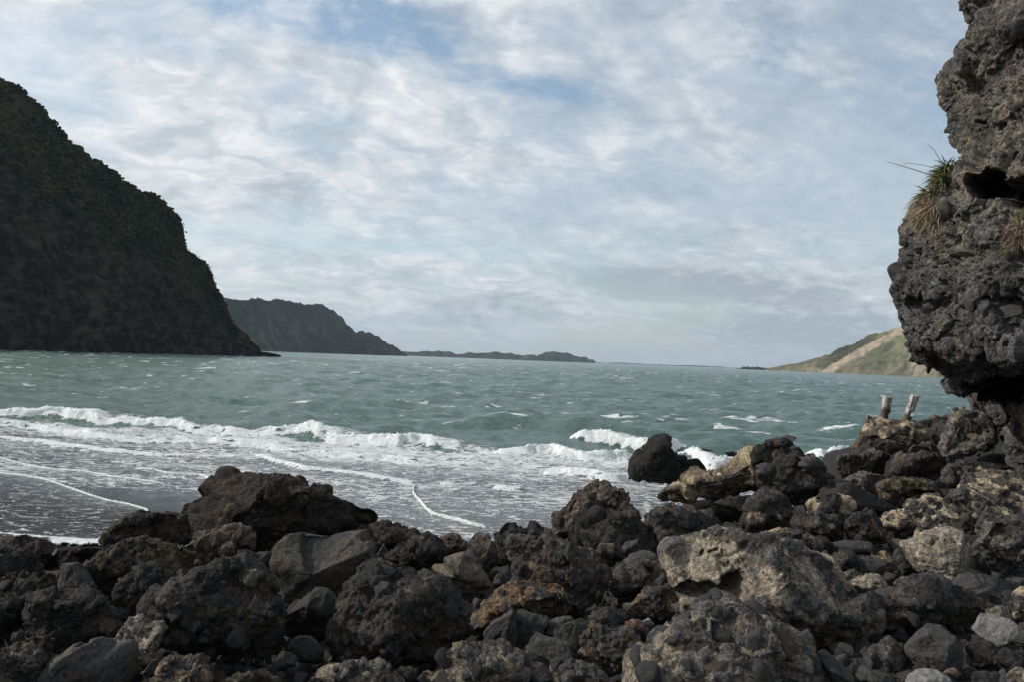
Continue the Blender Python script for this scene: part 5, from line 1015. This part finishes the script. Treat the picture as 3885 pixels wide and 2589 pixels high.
# ---------------------------------------------------------------- weathered posts
def wood():
    m, g = mat_new('weathered_wood'); P = g.n('ShaderNodeTexCoord').outputs['Object']
    n = g.noise(g.vm('MULTIPLY', P, (40, 40, 3.5)), 1.0, 5, .6, .3); w = g.n('ShaderNodeSeparateXYZ', inp={0: P}).outputs[2]
    hi = g.mr(g.m('ADD', w, g.m('MULTIPLY', g.noise(P, 9, 3), .3)), .30, .42)
    c = g.mix(hi, (.10, .075, .058), (.42, .40, .37)); c = g.mix(g.mr(n, .52, .36), c, (.035, .028, .024))
    b = g.n('ShaderNodeBump', inp={'Strength': 1.0, 'Distance': .012, 'Height': n}).outputs[0]
    principled(g, **{'Base Color': c, 'Roughness': .9, 'Normal': b, 'Specular IOR Level': .2}); return m
M_WOOD = wood()
def post(prof, base, top, w, label, seed, d):
    """square timber with split faces, a rotted notch on its right side and a sagging broken top"""
    A, Bt = at(*base, d), at(*top, d); ax = Bt - A; L = np.linalg.norm(ax); ax /= L
    sx = np.cross([0, 1, 0], ax); sx /= np.linalg.norm(sx); sy = np.cross(ax, sx)
    nz, na = 40, 40; t = np.linspace(-.15, 1, nz); th = np.linspace(0, 2 * np.pi, na, endpoint=False)
    V = []
    for tk in t:
        sq = (np.abs(np.cos(th)) ** 5 + np.abs(np.sin(th)) ** 5) ** (-1 / 5) * w / 2
        px, py = np.cos(th) * sq, np.sin(th) * sq * .9
        lo, hi = np.interp(tk, prof[:, 0], prof[:, 1]), np.interp(tk, prof[:, 0], prof[:, 2])
        px = lo * w / 2 + (px + w / 2) / w * (hi - lo) * w / 2
        zz = tk + (.03 * np.sin(th * 2 + seed) + .03 * np.cos(th)) * (tk > .93)
        V.append(np.outer(px, sx) + np.outer(py, sy) + np.outer(zz * L, ax))
    V = np.array(V).reshape(-1, 3); n1 = noise(np.stack([V @ sx * 45, V @ sy * 45, V @ ax * 4 + seed], 1)); c = np.repeat(V.reshape(nz, na, 3).mean(1), na, 0)
    dv = V - c; V = V + dv * (n1 * .16 - .10 * (np.abs(n1) < .12))[:, None]
    V = np.concatenate([V, V[-na:].mean(0)[None]])
    a = np.arange(nz - 1)[:, None] * na; j = np.arange(na); j2 = (j + 1) % na
    Fq = np.stack([a + j, a + j2, a + na + j2, a + na + j], -1).reshape(-1, 4)
    cap = np.stack([(nz - 1) * na + j, (nz - 1) * na + j2, np.full(na, nz * na), np.full(na, nz * na)], 1)
    me = bpy.data.meshes.new('wooden_post'); me.from_pydata(V.tolist(), [], Fq.tolist() + [c[:3].tolist() for c in cap]); me.materials.append(M_WOOD)
    for p in me.polygons: p.use_smooth = True
    o = obj('wooden_post', me, loc=tuple(A), label=label, category='post', group='weathered timber posts'); return o
post(np.array([(-.2, -.85, .8), (.1, -.9, .7), (.18, -.9, .62), (.2, -.9, 1), (.95, -1, 1), (1, -.85, 1)]), (3357, 1584), (3366, 1508), .165, 'straight weathered grey post, the left of two on the rocks', 1, 17.3)
post(np.array([(-.2, -.9, .7), (.12, -.9, .75), (.22, -.9, .85), (.26, -.9, .15), (.42, -.95, .15), (.45, -.95, 1), (.97, -1, 1), (1, -.9, 1)]), (3438, 1606), (3472, 1503), .165, 'leaning weathered post with a notch rotted out of its right side', 2, 17.8)
# ---------------------------------------------------------------- ground under the boulders
A_ = np.array(ANCH)
EX = [(x, y, z, .5) for x, y, z in [(-9, 12.6, .12), (-7, 12.8, .12), (-5.2, 13.0, .12), (-3.5, 13.2, .1), (-2, 13.0, 0), (0, 13, 0), (2, 13.2, 0), (3.5, 14, -.1), (5, 16, -.2), (7, 24, -.3), (10, 30, -.3), (16, 30, -.3),
      (-10, 14.2, -.04), (-7, 14.6, -.05), (-5, 14.8, -.08), (-3, 15, -.15), (0, 15.5, -.4), (3, 16.5, -.5), (5, 20, -.5), (-12, 11.5, .4), (-12, 9, 1.0), (-9, 5, 1.5), (-5, 1, 1.9), (0, 0, 1.9), (5, 1, 2.0), (0, -6, 2.1), (9, 4, 2.0), (14, 10, 2.2), (14, 16, 2.4), (-8, -6, 2.1), (8, -6, 2.2), (20, 8, 2.5)]]
A_ = np.concatenate([A_, np.array(EX)])
def ground_z(x, y):
    x, y = np.asarray(x, float), np.asarray(y, float)
    d2 = (x[..., None] - A_[:, 0]) ** 2 + (y[..., None] - A_[:, 1]) ** 2
    w = 1 / (d2 + .10) ** 1.6; z = (w * A_[:, 2]).sum(-1) / w.sum(-1)
    ys = np.interp(x, [-13, 1, 3.4, 5.0, 6.3, 8, 17], [13.75, 13.6, 13.4, 15.0, 17.6, 21.5, 22.5]); sl_ = np.interp(x, [-5, 2, 5], [.16, .3, .8])
    return np.clip(np.minimum(z - .03, .06 + (ys - y) * sl_), -1.1, 9)
def build_ground():
    nx, ny = 330, 300; xs = np.linspace(-13, 17, nx); ys = -6 + 36 * np.linspace(0, 1, ny) ** 1.0
    X, Y = np.meshgrid(xs, ys); z = np.concatenate([ground_z(X[i], Y[i])[None] for i in range(ny)])
    V = np.stack([X.ravel(), Y.ravel(), z.ravel()], 1)
    sand = sstep(.35, .12, V[:, 2]); V[:, 2] += (1 - sand) * .05 * fbm(V * 4, 3) + .01 * fbm(V * 2, 2)
    C = mixc((.012, .011, .010), (.016, .016, .018), sand)
    m, g = mat_new('black_sand'); c = g.n('ShaderNodeAttribute', attribute_name='Col').outputs['Color']; P = g.n('ShaderNodeTexCoord').outputs['Object']
    n = g.noise(P, 30, 6, .7); z_ = g.n('ShaderNodeSeparateXYZ', inp={0: P}).outputs[2]
    t = g.mr(n, .3, .7, .6, 1.4); c = g.mix(1.0, c, g.n('ShaderNodeCombineColor', inp={0: t, 1: t, 2: t}).outputs[0], 'MULTIPLY')
    b = g.n('ShaderNodeBump', inp={'Strength': g.mr(z_, .15, .5, .15, .9), 'Distance': .02, 'Height': n}).outputs[0]
    principled(g, **{'Base Color': c, 'Roughness': g.mr(z_, .15, .5, .35, .95), 'Normal': b, 'Specular IOR Level': .4})
    obj('beach', mk_mesh('beach', V, grid_faces(ny, nx), m, colors=C), kind='structure')
    # seabed out to the horizon under the opaque sea
    S_ = mk_mesh('seabed', np.array([(-14000, -58, -1.2), (14000, -58, -1.2), (14000, 14100, -1.2), (-14000, 14100, -1.2)]) * np.array([.8, 1, 1]), np.array([[0, 1, 2, 3]]), m)
    obj('seabed', S_, kind='structure')
build_ground()
# ---------------------------------------------------------------- foam tongue on the sand
def tongue():
    import itertools
    out = on_sea(*np.array([(-60,2000),(0,2008),(60,2014),(130,2024),(200,2034),(280,2040),(340,2040),(405,2026),(412,2045),(398,2074),(385,2079),(340,2072),(300,2078),(250,2074),(210,2079),(190,2072),(184,2062),(190,2054),(150,2046),(110,2037),(40,2026),(-60,2016)], float).T, z=.10)
    lo, hi = out.min(0) - .1, out.max(0) + .1; nx, ny = 260, 90
    X, Y = np.meshgrid(np.linspace(lo[0], hi[0], nx), np.linspace(lo[1], hi[1], ny)); P = np.stack([X.ravel(), Y.ravel()], 1)
    q = out[:, :2]; best = np.full(len(P), 1e9); ins = np.zeros(len(P), bool)
    for a, b in zip(q, np.roll(q, -1, 0)):
        ab = b - a; t = np.clip(((P - a) @ ab) / (ab @ ab), 0, 1); best = np.minimum(best, np.hypot(*(P - a - t[:, None] * ab).T))
        c = (a[1] > P[:, 1]) != (b[1] > P[:, 1]); xx = a[0] + (P[:, 1] - a[1]) / (b[1] - a[1] + 1e-12) * ab[0]; ins ^= c & (P[:, 0] < xx)
    P3 = np.stack([P[:, 0], P[:, 1], P[:, 0] * 0], 1); s = np.where(ins, best, -best) + .04 * fbm(P3 * 5, 3)
    zb = np.maximum(ground_z(P[:, 0], P[:, 1]), .0)
    z = zb + np.clip(s * 1.2, -.06, .035) + np.where(s > 0, .018 * fbm(P3 * np.array([4, 14, 1]), 4, .6), 0) + .015
    Fc = grid_faces(ny, nx); keep = (s[Fc] > -.03).any(1)
    V = np.stack([P[:, 0], P[:, 1], z], 1); Fc = Fc[keep]; us, inv = np.unique(Fc, return_inverse=True)
    obj('foam_tongue', mk_mesh('foam_tongue', V[us], inv.reshape(Fc.shape), M_FOAM, floats={'dens': np.clip(.25 + s[us] * 9, 0, 1.2)}), label='flat white tongue of foam on the black sand at the left', category='foam')
tongue()
# ---------------------------------------------------------------- loose stones in the gaps
def loose():
    dg = bpy.context.evaluated_depsgraph_get(); r = np.random.default_rng(21); R_ = random.Random(9); made = 0; src = []
    u = r.uniform(-20, 3900, 5200); v = r.uniform(2040, 2600, 5200); org = Vector(CAM)
    col = np.zeros(len(u))
    for a, b in zip(u, v):
        if made >= 200: break
        dr = ray(a, b); ok, loc, nrm, fi, ob, _ = SC.ray_cast(dg, org, Vector(dr / np.linalg.norm(dr)), distance=25)
        while ok and ob.name.startswith('haze'): ok, loc, nrm, fi, ob, _ = SC.ray_cast(dg, loc + Vector(dr) * 1e-3, Vector(dr / np.linalg.norm(dr)), distance=25)
        if not ok or not ob.name.startswith('beach') or loc[2] < .3: continue
        p = np.array(loc); rs = (p[1] / F) * r.uniform(16, 46)
        if any(np.linalg.norm(p - q) < (rs + s) * .7 for q, s in src): continue
        src.append((p, rs)); made += 1
        o = bpy.data.objects.new('loose_stone', R_.choice(STONES)); COL.objects.link(o)
        o.location = p + np.array([0, 0, rs * .25]); o.rotation_euler = (R_.uniform(0, 6), R_.uniform(0, 6), R_.uniform(0, 6)); o.scale = (rs * R_.uniform(.9, 1.3), rs, rs * R_.uniform(.6, .9))
        o['label'] = 'small loose stone lying in a gap between the boulders'; o['category'] = 'stone'; o['group'] = 'loose stones between the boulders'
    # gravel between them
    n = 7500; x = r.uniform(-10, 13, n * 3); y = r.uniform(2, 15, n * 3); k = np.abs(x) < y * .85 + 2.5; x, y = x[k][:n], y[k][:n]; z = ground_z(x, y); k = z > .3; x, y, z = x[k], y[k], z[k]
    C = np.stack([x, y, z + .01], 1); cols = mixc((.014, .013, .012), (.038, .033, .028), r.uniform(0, 1, len(C)) ** 2)
    blob_mesh('gravel', C, r.uniform(.010, .034, len(C)), M_ROCK, 8, cols, sub=1, squash=.7, kind='stuff', label='dark gravel and pebbles between the boulders')
loose()
